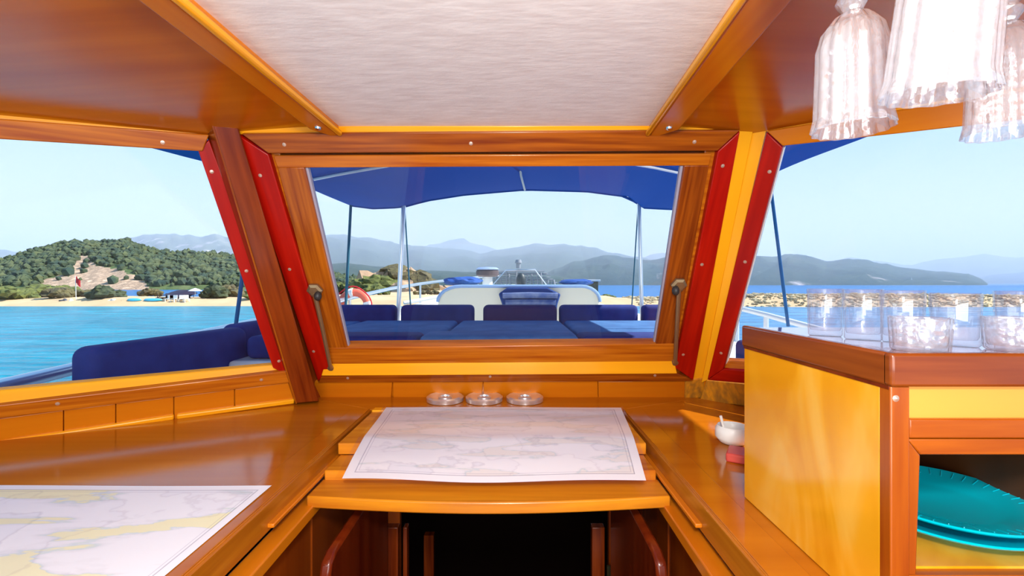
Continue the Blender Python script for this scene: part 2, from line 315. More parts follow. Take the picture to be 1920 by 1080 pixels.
def tag(o, label=None, cat=None, group=None, kind=None):
    if label: o['label'] = label
    if cat: o['category'] = cat
    if group: o['group'] = group
    if kind: o['kind'] = kind
    return o
def link(name, mb, m, parent=None, bevel=0, smooth=40, solid=0, sub=0, recalc=True, seg=2):
    """mesh in world coordinates -> object (kept relative to its root's place)"""
    loc = Vector((0, 0, 0)); p = parent
    while p is not None: loc += p.location; p = p.parent
    base = Vector((0, 0, 0))
    if parent is None:
        xs = [v[0] for v in mb.v]; ys = [v[1] for v in mb.v]; zs = [v[2] for v in mb.v]
        base = Vector(((min(xs)+max(xs))/2, (min(ys)+max(ys))/2, min(zs)))
    me = bpy.data.meshes.new(name); me.from_pydata([tuple(Vector(v)-loc-base) for v in mb.v], [], mb.f)
    if recalc:
        import bmesh
        bm = bmesh.new(); bm.from_mesh(me); bmesh.ops.recalc_face_normals(bm, faces=bm.faces); bm.to_mesh(me); bm.free()
    o = bpy.data.objects.new(name, me); C.objects.link(o); o.location = base
    if parent is not None: o.parent = parent
    me.materials.append(m)
    if smooth:
        me.shade_smooth(); me.set_sharp_from_angle(angle=math.radians(smooth))
    if bevel:
        b = o.modifiers.new('bevel', 'BEVEL'); b.width = bevel; b.segments = seg; b.limit_method = 'ANGLE'; b.angle_limit = math.radians(35); b.harden_normals = False
    if sub:
        b = o.modifiers.new('sub', 'SUBSURF'); b.levels = sub; b.render_levels = sub
    return o
def empty(name, loc, kind=None, label=None, cat=None, group=None):
    o = bpy.data.objects.new(name, None); C.objects.link(o); o.location = loc; o.empty_display_size = .05
    return tag(o, label, cat, group, kind)
def at(px, py, Y): return Vector(((px-CX)/F*Y, Y, (HY-py)/F*Y))
class Plane:
    def __init__(s, p, u, v):
        s.p = Vector(p); s.n = Vector(u).cross(Vector(v)).normalized()
        if s.n.dot(-s.p) < 0: s.n = -s.n            # towards the room
    def hit(s, px, py, off=0):
        d = Vector(((px-CX)/F, 1, (HY-py)/F)); return d*((s.n.dot(s.p)+off)/s.n.dot(d))
def slab(pl, pix, off=0, thick=.02, mb=None):
    mb = mb or MB(); fr = [pl.hit(q[0], q[1], q[2] if len(q) > 2 else off) for q in pix]
    return mb.prism(fr, [p-pl.n*thick for p in fr])

ZC = -.405                                              # worktop height
ZT = .386                                               # headliner height
PFm = Plane((0, 1.62, ZC), (1, 0, 0), (0, -.48, .791))   # raked windscreen
PL = Plane((-.73, 1.53, ZC), (-.854, -.52, 0), (-.038, -.381, .791))
PR = Plane((.655, 1.60, ZC), (.7, -.7, 0), (-.031, -.47, .791))

# ------------------------------------------------------------ sea and haze
link('sea', MB().add([(-6000, -1500, -2.6), (6000, -1500, -2.6), (6000, 7000, -2.6), (-6000, 7000, -2.6)], [(0, 1, 2, 3)]), M_['water'])['kind'] = 'structure'
hz = mat('haze_air', (1, 1, 1)); t = hz.node_tree; t.nodes.clear(); o_ = N(t, 'ShaderNodeOutputMaterial'); vs_ = N(t, 'ShaderNodeVolumeScatter')
vs_.inputs['Color'].default_value = (.83, .89, 1, 1); vs_.inputs['Density'].default_value = .0015; vs_.inputs['Anisotropy'].default_value = 0
va_ = N(t, 'ShaderNodeVolumeAbsorption'); va_.inputs['Color'].default_value = vs_.inputs['Color'].default_value; va_.inputs['Density'].default_value = vs_.inputs['Density'].default_value
ad_ = N(t, 'ShaderNodeAddShader'); t.links.new(vs_.outputs[0], ad_.inputs[0]); t.links.new(va_.outputs[0], ad_.inputs[1]); t.links.new(ad_.outputs[0], o_.inputs['Volume'])
HAZE = link('haze', MB().box(-2500, 2500, 262, 1600, -2.5, 128), hz); HAZE['kind'] = 'structure'

# ------------------------------------------------------------ mountains
def interp(pts, x):
    if x <= pts[0][0]: return pts[0][1]
    for a, b in zip(pts, pts[1:]):
        if x <= b[0]:
            t = (x-a[0])/(b[0]-a[0]); t = t*t*(3-2*t) if b[0]-a[0] > 30 else t
            return a[1]+(b[1]-a[1])*t
    return pts[-1][1]
def ridge(name, pts, D, depth, m, rough=1.0, bare=None, nx=220, ny=26, seed=0.0, back=.5):
    """a mountain range whose crest stands D metres off; pts: its skyline"""
    x0, x1 = pts[0][0], pts[-1][0]; vs = []; bv = []
    for j in range(ny+1):
        v = j/ny
        for i in range(nx+1):
            px = x0+(x1-x0)*i/nx; X = (px-CX)/F*D
            H = (HY-interp(pts, px))/F*D+2.6
            if v < .75:
                w = v/.75; prof = w**.8; Y = D-depth*(1-w)
            else:
                w = (v-.75)/.25; prof = 1-w*w; Y = D+depth*back*w
            g = noise.fractal(Vector((X*3/depth+seed, Y*2.2/depth, seed)), .9, 2.1, 6)
            rid = (1-abs(noise.noise(Vector((X*4.5/depth+seed+9, Y*1.3/depth, 3)))))*.9-.6
            amp = (.30*math.sin(math.pi*min(1, v/.75)))*rough
            h = H*max(0, prof+amp*(g*.5+rid*.6))+H*.035*rough*noise.fractal(Vector((X*14/depth, seed, 0)), 1, 2, 4)*(1 if abs(v-.75) < .2 else 0)
            vs.append((X*(Y/D), Y, -2.9+h)); bv.append(bare(px, h/max(H, .01)) if bare else 0)
    w = nx+1; mb = MB().add(vs, [(j*w+i, j*w+i+1, (j+1)*w+i+1, (j+1)*w+i) for j in range(ny) for i in range(nx)])
    o = link(name, mb, m, smooth=0); o.data.shade_smooth()
    a = o.data.attributes.new('bare', 'FLOAT', 'POINT'); a.data.foreach_set('value', bv)
    o['kind'] = 'structure'
    return o
HM1 = hill_mat('far_forest_hazed', (.035, .07, .065), (.07, .11, .085), (.55, .48, .45), .02, .0)  # bluish forest: some distance haze is put into the base colour
HM2 = hill_mat('near_forest', (.07, .12, .04), (.16, .19, .08), (.66, .46, .31), .12, .0, bd=1.5)
HM3 = hill_mat('limestone', (.09, .13, .10), (.16, .19, .14), (.62, .55, .52), .018, .10)
ridge('mountain_range', [(-700, 470), (-300, 462), (-100, 470), (0, 467), (30, 470), (60, 484), (120, 500), (170, 480), (205, 455), (235, 445), (280, 439), (330, 437), (355, 441), (380, 442), (405, 438), (440, 446), (520, 440), (560, 452), (640, 500)], 720, 240, HM3, bare=lambda px, h: .22 if px > 180 and h < .85 else -.2, seed=3)
ridge('mountain_range', [(480, 470), (560, 446), (600, 440), (625, 437), (650, 441), (690, 444), (730, 452), (750, 458), (790, 461), (840, 465), (870, 466), (900, 476), (930, 468), (975, 462), (1000, 455), (1045, 457), (1090, 460), (1120, 465), (1150, 474), (1190, 480), (1250, 492), (1320, 505), (1400, 528)], 950, 420, HM1, seed=11)
ridge('mountain_range', [(985, 533), (1010, 520), (1040, 503), (1080, 489), (1140, 477), (1180, 482), (1215, 487), (1260, 480), (1330, 477), (1410, 478), (1440, 480), (1490, 475), (1520, 480), (1550, 489), (1595, 484), (1620, 486), (1660, 494), (1700, 502), (1760, 508), (1815, 512), (1840, 522), (1852, 531)], 560, 170, HM1, bare=lambda px, h: .27 if (h < .40 and px > 1230) else -.05, seed=23, nx=320)
ridge('distant_mountains', [(640, 500), (760, 470), (815, 457), (860, 446), (905, 459), (960, 478), (1060, 500), (1150, 520)], 1300, 350, HM1, seed=31, nx=80)
ridge('distant_mountains', [(1100, 520), (1190, 486), (1240, 473), (1290, 486), (1400, 500), (1560, 490), (1590, 481), (1640, 488), (1700, 496), (1770, 484), (1850, 476), (1900, 482), (1990, 478), (2150, 486), (2400, 500)], 1300, 350, HM1, seed=37)
ridge('distant_mountains', [(1760, 530), (1820, 522), (1880, 513), (1940, 508), (2060, 505), (2300, 512), (2500, 528)], 900, 200, HM1, seed=41, nx=80)
ridge('low_hills', [(560, 505), (640, 492), (720, 499), (800, 506), (880, 509), (960, 512), (1040, 516), (1090, 526), (1110, 533)], 420, 130, HM1, seed=51, nx=120)

# the wooded hill behind the beach, its bare rocky foot, its trees
HILL = [(-560, 535), (-300, 500), (-120, 480), (-40, 484), (0, 489), (40, 479), (70, 466), (110, 459), (135, 454), (200, 455), (235, 452), (270, 462), (300, 474), (330, 473), (400, 477), (450, 484), (520, 498), (600, 512), (680, 524), (740, 534)]
def rocky(px, h):
    py = 543-h*90
    if 52 < px < 292 and h < .62:
        top = interp([(52, 543), (80, 529), (128, 522), (140, 500), (156, 474), (170, 500), (185, 508), (215, 512), (250, 522), (292, 543)], px)
        return .9 if py > top-1+5*noise.noise(Vector((px*.09, py*.12, 1))) else -.1
    return .02
hill = ridge('wooded_hill', HILL, 235, 80, HM2, bare=lambda px, h: rocky(px, h*(HY-interp(HILL, px)+14)/90), seed=61, nx=340, ny=60, rough=.35)
vv = hill.data.vertices; hl = hill.location; rnd = random.Random(3)
tb = MB(); W_ = 341; cnt = 0
batt = hill.data.attributes['bare'].data
for k in range(8000):
    i = rnd.randrange(340); j = rnd.randrange(2, 52)
    q = batt[j*W_+i].value
    if q > .5 and rnd.random() < .955: continue
    a, b = rnd.random(), rnd.random()
    p = vv[j*W_+i].co.lerp(vv[j*W_+i+1].co, a).lerp(vv[(j+1)*W_+i].co.lerp(vv[(j+1)*W_+i+1].co, a), b)+hl
    if p.z < -1.6: continue
    s = rnd.uniform(.75, 1.8)*(.6+.5*rnd.random())
    tb.blob(p+Vector((0, 0, s*.5)), (s, s, s*rnd.uniform(.8, 1.2)), 1, .25, k)
tag(link('pine_trees', tb, M_['tree'], smooth=0), 'dense green pine woodland covering the rounded hill behind the left beach', 'trees', kind='stuff')

# ------------------------------------------------------------ the spit: sand beach and shingle bank
def spit_h(x, y):
    n = noise.fractal(Vector((x*.06, y*.1, 2)), 1, 2, 4)
    shore = 48.6+1.0*noise.noise(Vector((x*.03, 7, 0)))-(1.6 if x > 20 else 0)*min(1, max(0, (x-20)/10))
    far = interp([(-160, 92), (-60, 70), (-30, 64), (-16, 118), (6, 110), (14, 64), (60, 60), (160, 60)], x)
    top = interp([(-160, .75), (-20, .7), (0, .6), (18, .62), (30, 1.0), (160, .9)], x)
    a = min(1, max(0, (y-shore)/5.0)); b = min(1, max(0, (far-y)/6.0))
    a = a*a*(3-2*a); b = b*b*(3-2*b)
    return -2.72+min(a, b)*(top+.15+.18*n)
def spit_pt(u, v): x = -150+310*u; y = 44+80*v; return (x, y, spit_h(x, y))
sp = link('sand_spit', MB().grid(spit_pt, 310, 90), M_['sand'], smooth=0); sp.data.shade_smooth(); sp['kind'] = 'structure'
sb = MB(); rnd = random.Random(5)
for k in range(5200):
    x = rnd.uniform(14, 92); y = rnd.uniform(47.4, 58.5)
    z = spit_h(x, y)
    if z < -2.62: continue
    s = rnd.uniform(.06, .20)*(1.5 if rnd.random() < .07 else 1)
    sb.blob((x, y, z+s*.2), (s*1.3, s*1.2, s*.8), 1, .2, k)
tag(link('shingle_stones', sb, M_['stone'], smooth=0), 'pale brown shingle and rocks heaped along the spit on the right', 'stones', kind='stuff')

def bush(name, px, Y, w, h, m, label, nb=14, seed=1, d=None):
    x = (px-CX)/F*Y; z = spit_h(x, Y) if 44 < Y < 124 else -2.6
    w *= .86; rnd = random.Random(seed); mb = MB()
    for k in range(nb):
        a = rnd.uniform(-1, 1); q = rnd.uniform(-1, 1); e = math.sqrt(max(.05, 1-a*a*.85))
        r = h*rnd.uniform(.28, .45)
        mb.blob((x+a*w*.5, Y+q*(d or w*.3), z+h*e*rnd.uniform(.25, .66)), (r*1.25, r*1.2, r*.9), 2, .38, seed*100+k)
    return tag(link(name, mb, m, smooth=0), label, 'bush')
bush('bush', 18, 53, 4.6, 1.55, M_['bush1'], 'low olive green bush at the far left end of the beach', 26, 1)
bush('bush', 78, 57.5, 4.4, 1.65, M_['bush1'], 'second low olive bush from the left on the beach, below the rocky slope', 26, 2)
bush('bush', 108, 53.2, 2.2, 1.25, M_['bush2'], 'brownish scrub between the olive bushes left of the flagpole', 16, 3)
bush('bush', 125, 61, 2.8, 1.5, M_['bush1'], 'olive scrub just left of the red flag pole', 18, 4)
bush('bush', 158, 55, 1.8, .95, M_['bush2'], 'small low scrub just right of the red flag pole', 12, 5)
bush('bush', 191, 52.6, 1.7, 1.45, M_['bush3'], 'round dark green bush right of the flagpole on the sand', 18, 6)
bush('bush', 222, 56, 1.0, 1.1, M_['bush3'], 'small dark round bush left of the turquoise kayaks', 10, 7)
bush('bush', 285, 62, 2.6, 1.2, M_['bush2'], 'flat brown scrub behind the turquoise kayaks', 16, 8)
bush('bush', 408, 54, 2.3, 1.55, M_['bush3'], 'dark bush on the beach right of the dark tarp shelter', 20, 9)
bush('bush', 432, 58.5, 3.0, 1.6, M_['bush2'], 'brown bush on the beach behind the blue awning rope', 20, 10)
bush('bush', 500, 54, 4.0, 1.5, M_['bush1'], 'olive bush on the beach hidden behind the dark window post', 20, 11)
bush('bush', 700, 66, 4.2, 1.2, M_['bush1'], 'flat green scrub on the sand left of the thick awning pole', 26, 12)
bush('bush', 800, 70, 4.0, .8, M_['bush2'], 'thin low scrub on the sand right of the thick awning pole', 18, 13)
bush('bush', 1140, 72, 1.8, 1.0, M_['bush1'], 'small green bush on the sand right of the cream coachroof', 14, 14)
# bluff in the middle distance
rk = MB()
for k, (px, Y, w, hh) in enumerate([(700, 104, 5, 4.6), (735, 103, 4.6, 5.6), (765, 105, 4, 5.2), (790, 106, 2.6, 3.6), (815, 107, 3.4, 1.6), (850, 108, 3.6, 1.5), (720, 101, 3.6, 3.2), (755, 101, 3.4, 3.0)]):
    rk.blob(((px-CX)/F*Y, Y, -2.3), (w, 4, hh), 3, .22, 70+k)
bl = link('rocky_bluff', rk, M_['rock'], smooth=0); bl['kind'] = 'structure'
rnd = random.Random(9)
for k, (px, Y, w, h, lab) in enumerate([(650, 100, 7, 3.2, 'tall green thicket at the left foot of the rocky bluff'), (690, 98, 6.5, 4.0, 'green thicket climbing the left side of the rocky bluff'), (715, 101, 5.5, 5.0, 'dark green shrubs along the top left of the rocky bluff'), (745, 104, 4.5, 6.6, 'shrub cap on the highest point of the rocky bluff'), (785, 104, 3.4, 5.2, 'brown green shrubs at the right end of the rocky bluff')]):
    o = bush('shrub', px, Y, w, h, M_['bush1' if k < 3 else 'bush2'], lab, 24, 30+k, d=1.5); o.parent = bl; o.location -= bl.location
    for q in ('label', 'category'): del o[q]

# ------------------------------------------------------------ things on the beach
fp = empty('flagpole', at(143, 565, 52), label='slim pole flying a plain red flag on the left beach', cat='flag')
b0 = fp.location; link('pole', MB().tube([b0+Vector((0, 0, -.3)), b0+Vector((-.1, 0, 2.9))], .035, 6), M_['white'], fp)
link('flag', MB().grid(lambda u, v: b0+Vector((-.1+u*.55, .05*math.sin(u*7), 2.9-v*.75-u*.55)), 8, 4), M_['redflag'], fp, recalc=False)
for i, (px, w) in enumerate([(252, .8), (287, 1.05)]):
    c = at(px, 564.5, 51.5); mb = MB(); rings = []
    for k in range(11):
        u = -1+2*k/10; r = .30*math.sqrt(max(.02, 1-u*u)); rings.append((u, r))
    vs = []
    for u, r in rings:
        for a in range(9):
            th = math.pi*a/8; vs.append(c+Vector((u*w, -r*math.cos(th)*1.1, r*math.sin(th)+.1*u*u)))
    k9 = 9; mb.add(vs, [(j*k9+i2, j*k9+i2+1, (j+1)*k9+i2+1, (j+1)*k9+i2) for j in range(10) for i2 in range(8)])
    kk = empty('kayak', c, label=['left upturned turquoise kayak on the sand', 'right upturned turquoise kayak on the sand beside the tarp shelter'][i], cat='kayak', group='turquoise kayaks on the beach')
    link('hull', mb, M_['turq'], kk); link('keel', MB().tube([c+Vector((u*w, 0, r+.1*u*u+.01)) for u, r in rings], .03, 6), M_['white'], kk)
tp = empty('tarp_shelter', at(325, 566, 53), label='low dark navy tarp shelter on the left beach', cat='shelter')
c = tp.location
def tarp(u, v):
    x = -1.9+3.8*u; return c+Vector((x, -1.0+2.4*v, 1.35-.55*(abs(x+.2)/1.7)**2*.6-.5*(1-u)*(1-u)*.7-.12*math.cos(v*3)-.35*(1-v)))
link('tarp', MB().grid(tarp, 12, 6), M_['tarp'], tp, recalc=False)
for s, t2 in ((-1.2, -.8), (1.5, -.8), (1.5, 1.2), (-1.2, 1.2)):
    link('pole', MB().tube([c+Vector((s, t2, -.1)), c+Vector((s, t2, .85))], .03, 6), M_['tarp'], tp)
link('back_sheet', MB().grid(lambda u, v: c+Vector((-1.8+2.9*u, 1.2+.05*math.sin(u*9), .95*v)), 8, 3), M_['tarp'], tp, recalc=False)
def chair():
    r = empty('garden_chair', (0, 0, 0)); 
    link('seat', MB().box(-.24, .24, -.22, .22, .40, .45), M_['white'], r); link('backrest', MB().box(-.24, .24, .18, .23, .45, .85), M_['white'], r)
    for a in (-1, 1):
        for b in (-1, 1): link('leg', MB().tube([(a*.23, b*.2, 0), (a*.2, b*.18, .41)], .035, 6), M_['white'], r)
    return r
c0 = chair(); kids = list(c0.children)
labs = ['leftmost white garden chair in front of the dark tarp', 'second white garden chair in front of the dark tarp', 'third white garden chair beside the right end of the tarp', 'rightmost white garden chair beyond the end of the tarp']
for i, px in enumerate((312, 326, 340, 350)):
    if i == 0: r = c0
    else:
        r = c0.copy(); C.objects.link(r)
        for ch in kids: d = ch.copy(); C.objects.link(d); d.parent = r
    r.location = at(px, 567.5, 51.6-.3*(i % 2)); r.rotation_euler = (0, 0, .5*i-.6)
    tag(r, labs[i], 'chair', 'white garden chairs by the tarp shelter')
sh = at(366, 561, 53); ps = empty('parasol', sh+Vector((0, 0, -.25)), label='small faded white parasol at the right end of the tarp shelter', cat='parasol')
link('canopy', MB().lathe([(.7, .95), (.4, 1.15), (.0, 1.3)], sh, 12, cap=False), M_['white'], ps); link('pole', MB().tube([sh+Vector((0, 0, -.25)), sh+Vector((0, 0, 1.25))], .03, 6), M_['white'], ps)
for i, (px, w, m, lab) in enumerate([(120, .38, 'darkgrey', 'dark grey rock pile left of the flagpole foot'), (133, .30, 'gel', 'pale boulder at the foot of the flagpole'), (212, .36, 'gel', 'pale boulder between the two round dark bushes'), (199, .18, 'darkgrey', 'small dark stone in front of the round bush'), (229, .28, 'stone', 'light brown boulder left of the turquoise kayaks')]):
    p = at(px, 567, 51.6); tag(link('boulder', MB().blob(p, (w*1.2, w, w*1.05), 2, .3, 90+i), M_[m], smooth=0), lab, 'rock')
# thatched hut on the spit
hb = at(1100, 545, 95); hut = empty('beach_hut', hb+Vector((0, 0, -1)), label='small reed walled hut with a flat white roof behind the cream coachroof', cat='hut')
link('walls', MB().box(hb.x-2.1, hb.x+2.1, hb.y-1.5, hb.y+1.5, hb.z-1.0, hb.z+1.9), M_['thatch'], hut)
link('roof', MB().box(hb.x-2.5, hb.x+2.5, hb.y-1.9, hb.y+1.9, hb.z+1.9, hb.z+2.3), M_['gel'], hut, bevel=.05)
sl = at(1709, 528, 420); sy = empty('sailing_yacht', (sl.x, sl.y, -2.6), label='tiny white sailing yacht far off below the right cliffs', cat='yacht')
link('hull', MB().prism([(sl.x-3, 419, -2.7), (sl.x+3, 419, -2.7), (sl.x+3.6, 419, -1.6), (sl.x-3.6, 419, -1.6)], [(sl.x-3, 421, -2.7), (sl.x+3, 421, -2.7), (sl.x+3.6, 421, -1.6), (sl.x-3.6, 421, -1.6)]), M_['white'], sy)
link('sail', MB().prism([(sl.x-.2, 420, -1.4), (sl.x+1.9, 420, -1.2), (sl.x, 420, 4.2)], [(sl.x-.2, 420.1, -1.4), (sl.x+1.9, 420.1, -1.2), (sl.x, 420.1, 4.2)]), M_['white'], sy)

# ------------------------------------------------------------ the boat outside the wheelhouse
OUT = [(-3.0, 1.9), (0, 2.05), (4, 2.1), (6, 1.9), (8, 1.45), (10, .75), (11.2, .12)]
def half(y): return interp(OUT, y)
ys = [-3+14.2*k/40 for k in range(41)]
mb = MB()
for side in (-1, 1):
    ring = []
    for y in ys:
        w = half(y); z1 = -.62+.0045*max(0, y)**2
        ring.append([(side*w*.86-.05, y, -3.0), (side*w-.05, y, z1), (side*(w-.09)-.05, y, z1), (side*(w-.09)-.05, y, -.80)])
    vs = [p for r in ring for p in r]
    mb.add(vs, [(i*4+k, i*4+k+1, (i+1)*4+k+1, (i+1)*4+k) for i in range(40) for k in range(3)])
hull = link('hull', mb, M_['gel'], bevel=0); hull['kind'] = 'structure'
mb = MB()
yy = [1.75+9.3*k/24 for k in range(25)]
mb.prism([(-half(y)+.03-.05, y, -.75) for y in yy]+[(half(y)-.03-.05, y, -.75) for y in reversed(yy)], [(-half(y)+.03-.05, y, -.80) for y in yy]+[(half(y)-.03-.05, y, -.80) for y in reversed(yy)])
mb.box(-2.05, -1.5, -3, 1.75, -.80, -.75); mb.box(1.4, 1.97, -3, 1.75, -.80, -.75)
dk = link('deck', mb, M_['gel']); dk['kind'] = 'structure'

# sunpad
sbx = link('sunpad', MB().box(-1.46, 1.46, 2.35, 3.95, -.75, -.405), M_['gel'], bevel=.02)
tag(sbx, 'low white moulded base under the blue sunpad cushions', 'base')
def cushion(name, x0, x1, y0, y1, z0, z1, m, lab, grp, r=.035, puff=.012):
    nx, ny = 10, 8
    o = link(name, MB().box(x0, x1, y0, y1, z0, z1), m, smooth=0, bevel=r, seg=4); o.data.shade_smooth()
    return tag(o, lab, 'cushion', grp)
G1, G2, G3 = 'sunpad cushions outside the front window', 'front row of sunpad cushions', 'sunpad back cushions'
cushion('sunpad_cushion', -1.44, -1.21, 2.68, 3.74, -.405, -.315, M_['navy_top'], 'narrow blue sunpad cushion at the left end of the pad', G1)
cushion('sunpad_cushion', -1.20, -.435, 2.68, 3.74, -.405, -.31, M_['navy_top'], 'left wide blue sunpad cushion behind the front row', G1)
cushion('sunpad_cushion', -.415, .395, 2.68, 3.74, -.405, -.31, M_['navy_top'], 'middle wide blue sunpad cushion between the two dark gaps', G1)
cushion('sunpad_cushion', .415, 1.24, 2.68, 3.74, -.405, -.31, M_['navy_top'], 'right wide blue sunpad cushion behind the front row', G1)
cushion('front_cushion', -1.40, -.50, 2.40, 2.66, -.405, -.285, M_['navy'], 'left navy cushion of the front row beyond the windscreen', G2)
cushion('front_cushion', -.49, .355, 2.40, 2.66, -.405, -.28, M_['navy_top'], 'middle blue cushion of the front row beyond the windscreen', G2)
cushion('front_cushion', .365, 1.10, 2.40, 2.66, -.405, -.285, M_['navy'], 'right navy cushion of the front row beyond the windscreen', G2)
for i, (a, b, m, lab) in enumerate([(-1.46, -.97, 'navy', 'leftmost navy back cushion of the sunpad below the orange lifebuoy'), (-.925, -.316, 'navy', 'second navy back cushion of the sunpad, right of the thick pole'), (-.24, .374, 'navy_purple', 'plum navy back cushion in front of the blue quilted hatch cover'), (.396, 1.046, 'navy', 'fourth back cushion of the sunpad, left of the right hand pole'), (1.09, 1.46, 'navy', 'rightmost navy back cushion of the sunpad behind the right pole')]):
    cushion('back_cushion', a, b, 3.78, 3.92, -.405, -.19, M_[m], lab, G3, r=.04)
cushion('side_cushion', 1.13, 1.44, 1.85, 2.34, -.42, -.29, M_['navy'], 'navy side cushion seen in the corner of the right window', None, r=.03)
sc_b = link('seat_base', MB().box(1.1, 1.46, 1.80, 2.345, -.75, -.42), M_['gel'], bevel=.01); tag(sc_b, 'white seat base under the navy cushion right of the windscreen', 'base')
# long side bolster outside the left window
def bolster(p0, p1, w, z0, z1a, z1b, lab):
    p0, p1 = Vector(p0), Vector(p1); d = (p1-p0).normalized(); n = Vector((-d.y, d.x, 0)); ring = []
    mb = MB(); a = [p0-n*w/2, p1-n*w/2, p1+n*w/2, p0+n*w/2]
    lo = [Vector((q.x, q.y, z0)) for q in a]; hi = [Vector((a[0].x, a[0].y, z1a)), Vector((a[1].x, a[1].y, z1b)), Vector((a[2].x, a[2].y, z1b)), Vector((a[3].x, a[3].y, z1a))]
    mb.prism(lo, hi); o = link('side_bolster', mb, M_['navy'], smooth=0, bevel=.045, seg=5); o.data.shade_smooth(); return tag(o, lab, 'cushion', 'long navy bolsters outside the left window')
bolster((-1.62, 1.72, 0), (-1.50, 2.52, 0), .13, -.50, -.245, -.245, 'long navy bolster outside the left window, the nearer one')
bolster((-1.56, 2.54, 0), (-1.545, 3.3, 0), .13, -.55, -.235, -.235, 'farther navy bolster beside the dark window post')
lb = link('side_bench', MB().prism([(-1.72, 1.65, -.75), (-1.54, 1.65, -.75), (-1.47, 3.4, -.75), (-1.60, 3.4, -.75)], [(-1.72, 1.65, -.50), (-1.54, 1.65, -.50), (-1.47, 3.4, -.52), (-1.60, 3.4, -.52)]), M_['gel']); tag(lb, 'white bench moulding under the navy bolsters', 'base')

# coachroof with blue quilted hatch cover
def rr(x0, x1, z0, z1, r, n=6):
    P = [(x0, z0), (x1, z0)]
    for k in range(n+1): a = math.pi/2*k/n; P.append((x1-r*1.2+r*1.2*math.cos(a), z1-r+r*math.sin(a)))
    for k in range(n+1): a = math.pi/2+math.pi/2*k/n; P.append((x0+r*1.5+r*1.5*math.cos(a), z1-r+r*math.sin(a)))
    return P
cr_ = empty('coachroof', (.07, 5, -.75), label='cream coachroof with rounded ends on the foredeck', cat='coachroof')
P = rr(-.81, .96, -.76, -.045, .17)
link('body', MB().prism([(x, 5.0, z) for x, z in P], [(x*.92, 7.6, z) for x, z in P]), M_['cream'], cr_, bevel=.02)
top_edge = [(x, 4.99, z) for x, z in P[2:]]
link('top_trim', MB().tube(top_edge, .018, 8), mat('pale_blue_trim', (.30, .45, .70), .5), cr_)
hx = [(-.14, .0), (-.02, -.02), (.09, -.035)]
mb = MB(); out = [(-.145, -.125), (-.05, -.058), (.38, -.058), (.525, -.13), (.49, -.24), (.47, -.40), (-.07, -.40), (-.10, -.26)]
mb.prism([(x, 4.93, z) for x, z in out], [(x, 4.995, z) for x, z in out])
hc = empty('hatch_cover', (.19, 4.95, -.40), label='blue quilted cover hanging on the back of the cream coachroof', cat='cover')
link('cover', mb, mat('quilt_navy', (.006, .045, .20), .9), hc, bevel=.015)
for k, (z, m) in enumerate([(-.145, 'navy_top'), (-.215, 'navy_top'), (-.29, 'navy_top')]):
    link('quilt_roll', MB().tube([(-.10+.03*k, 4.925, z), (.19, 4.915, z+.004), (.49-.02*k, 4.925, z)], [.03, .034, .03], 8), noisy(mat('quilt_%d' % k, (.1, .16, .34), .9), (.04, .085, .26), (.17, .22, .36), sc_=12), hc)
for px, Y, w, h, lab in [(868, 6.2, .26, .115, 'blue canvas bundle on the left end of the coachroof'), (1080, 6.2, .22, .085, 'blue canvas bundle on the right end of the coachroof')]:
    x = (px-CX)/F*Y; tag(link('canvas_bundle', MB().blob((x, Y, -.045+h*.5), (w, .3, h*.55), 3, .1, int(px)), M_['bluecanvas'], smooth=0), lab, 'canvas')
# ventilator on the foredeck
vx = at(914, 519, 9.0); ve = empty('deck_ventilator', (vx.x, 9, -.4), label='dark round ventilator with a pale cap by the bow rail', cat='ventilator')
link('stem', MB().lathe([(.11, -.78-vx.z), (.10, .0)], vx, 16), M_['gel'], ve); link('drum', MB().lathe([(.17, 0), (.225, .03), (.225, .11), (.20, .13)], vx, 24), mat('vent_brown', (.10, .07, .07), .5), ve)
link('cap', MB().lathe([(.21, .13), (.235, .145), (.18, .185), (0, .195)], vx, 24), mat('vent_cap', (.30, .38, .55), .4), ve)
# bow frame with netting
bf = empty('bow_pulpit', (.15, 10.2, -.4), label='grey netted frame at the bow with a dark oval fender', cat='frame')
a_ = [at(925, 533, 10.2), at(948, 507, 10.2), at(1003, 505, 10.2), at(1024, 533, 10.2)]
a_ = [a_[0]+Vector((0, 0, -.7))]+a_+[a_[3]+Vector((0, 0, -.7))]
link('tube_frame', MB().tube(a_, .014, 6), M_['steel'], bf)
nb = MB()
for k in range(20):
    u = k/19; q0 = at(900+160*u, 534, 10.25); hgt = .30 if 930 < 900+160*u < 1020 else .14
    nb.tube([q0+Vector((0, 0, -.1)), q0+Vector((random.uniform(-.07, .07), 0, hgt*random.uniform(.75, 1)))], .017, 4)
for k in range(7): nb.tube([at(915+k, 530-k*3.6, 10.27), at(1045-k*4, 530-k*3.6+random.uniform(-2, 2), 10.27)], .014, 4)
nn = link('netting', nb, M_['greymesh'], bf); nn['kind'] = 'stuff'
link('fender', MB().blob(at(977, 526, 10.0), (.105, .1, .17), 3, .0, 1), mat('fender_green', (.03, .045, .05), .5), bf)
link('bow_light', MB().lathe([(.05, -.06), (.05, .05), (.08, .06), (.06, .13), (0, .14)], at(972, 498, 10.2), 12), M_['greymesh'], bf)

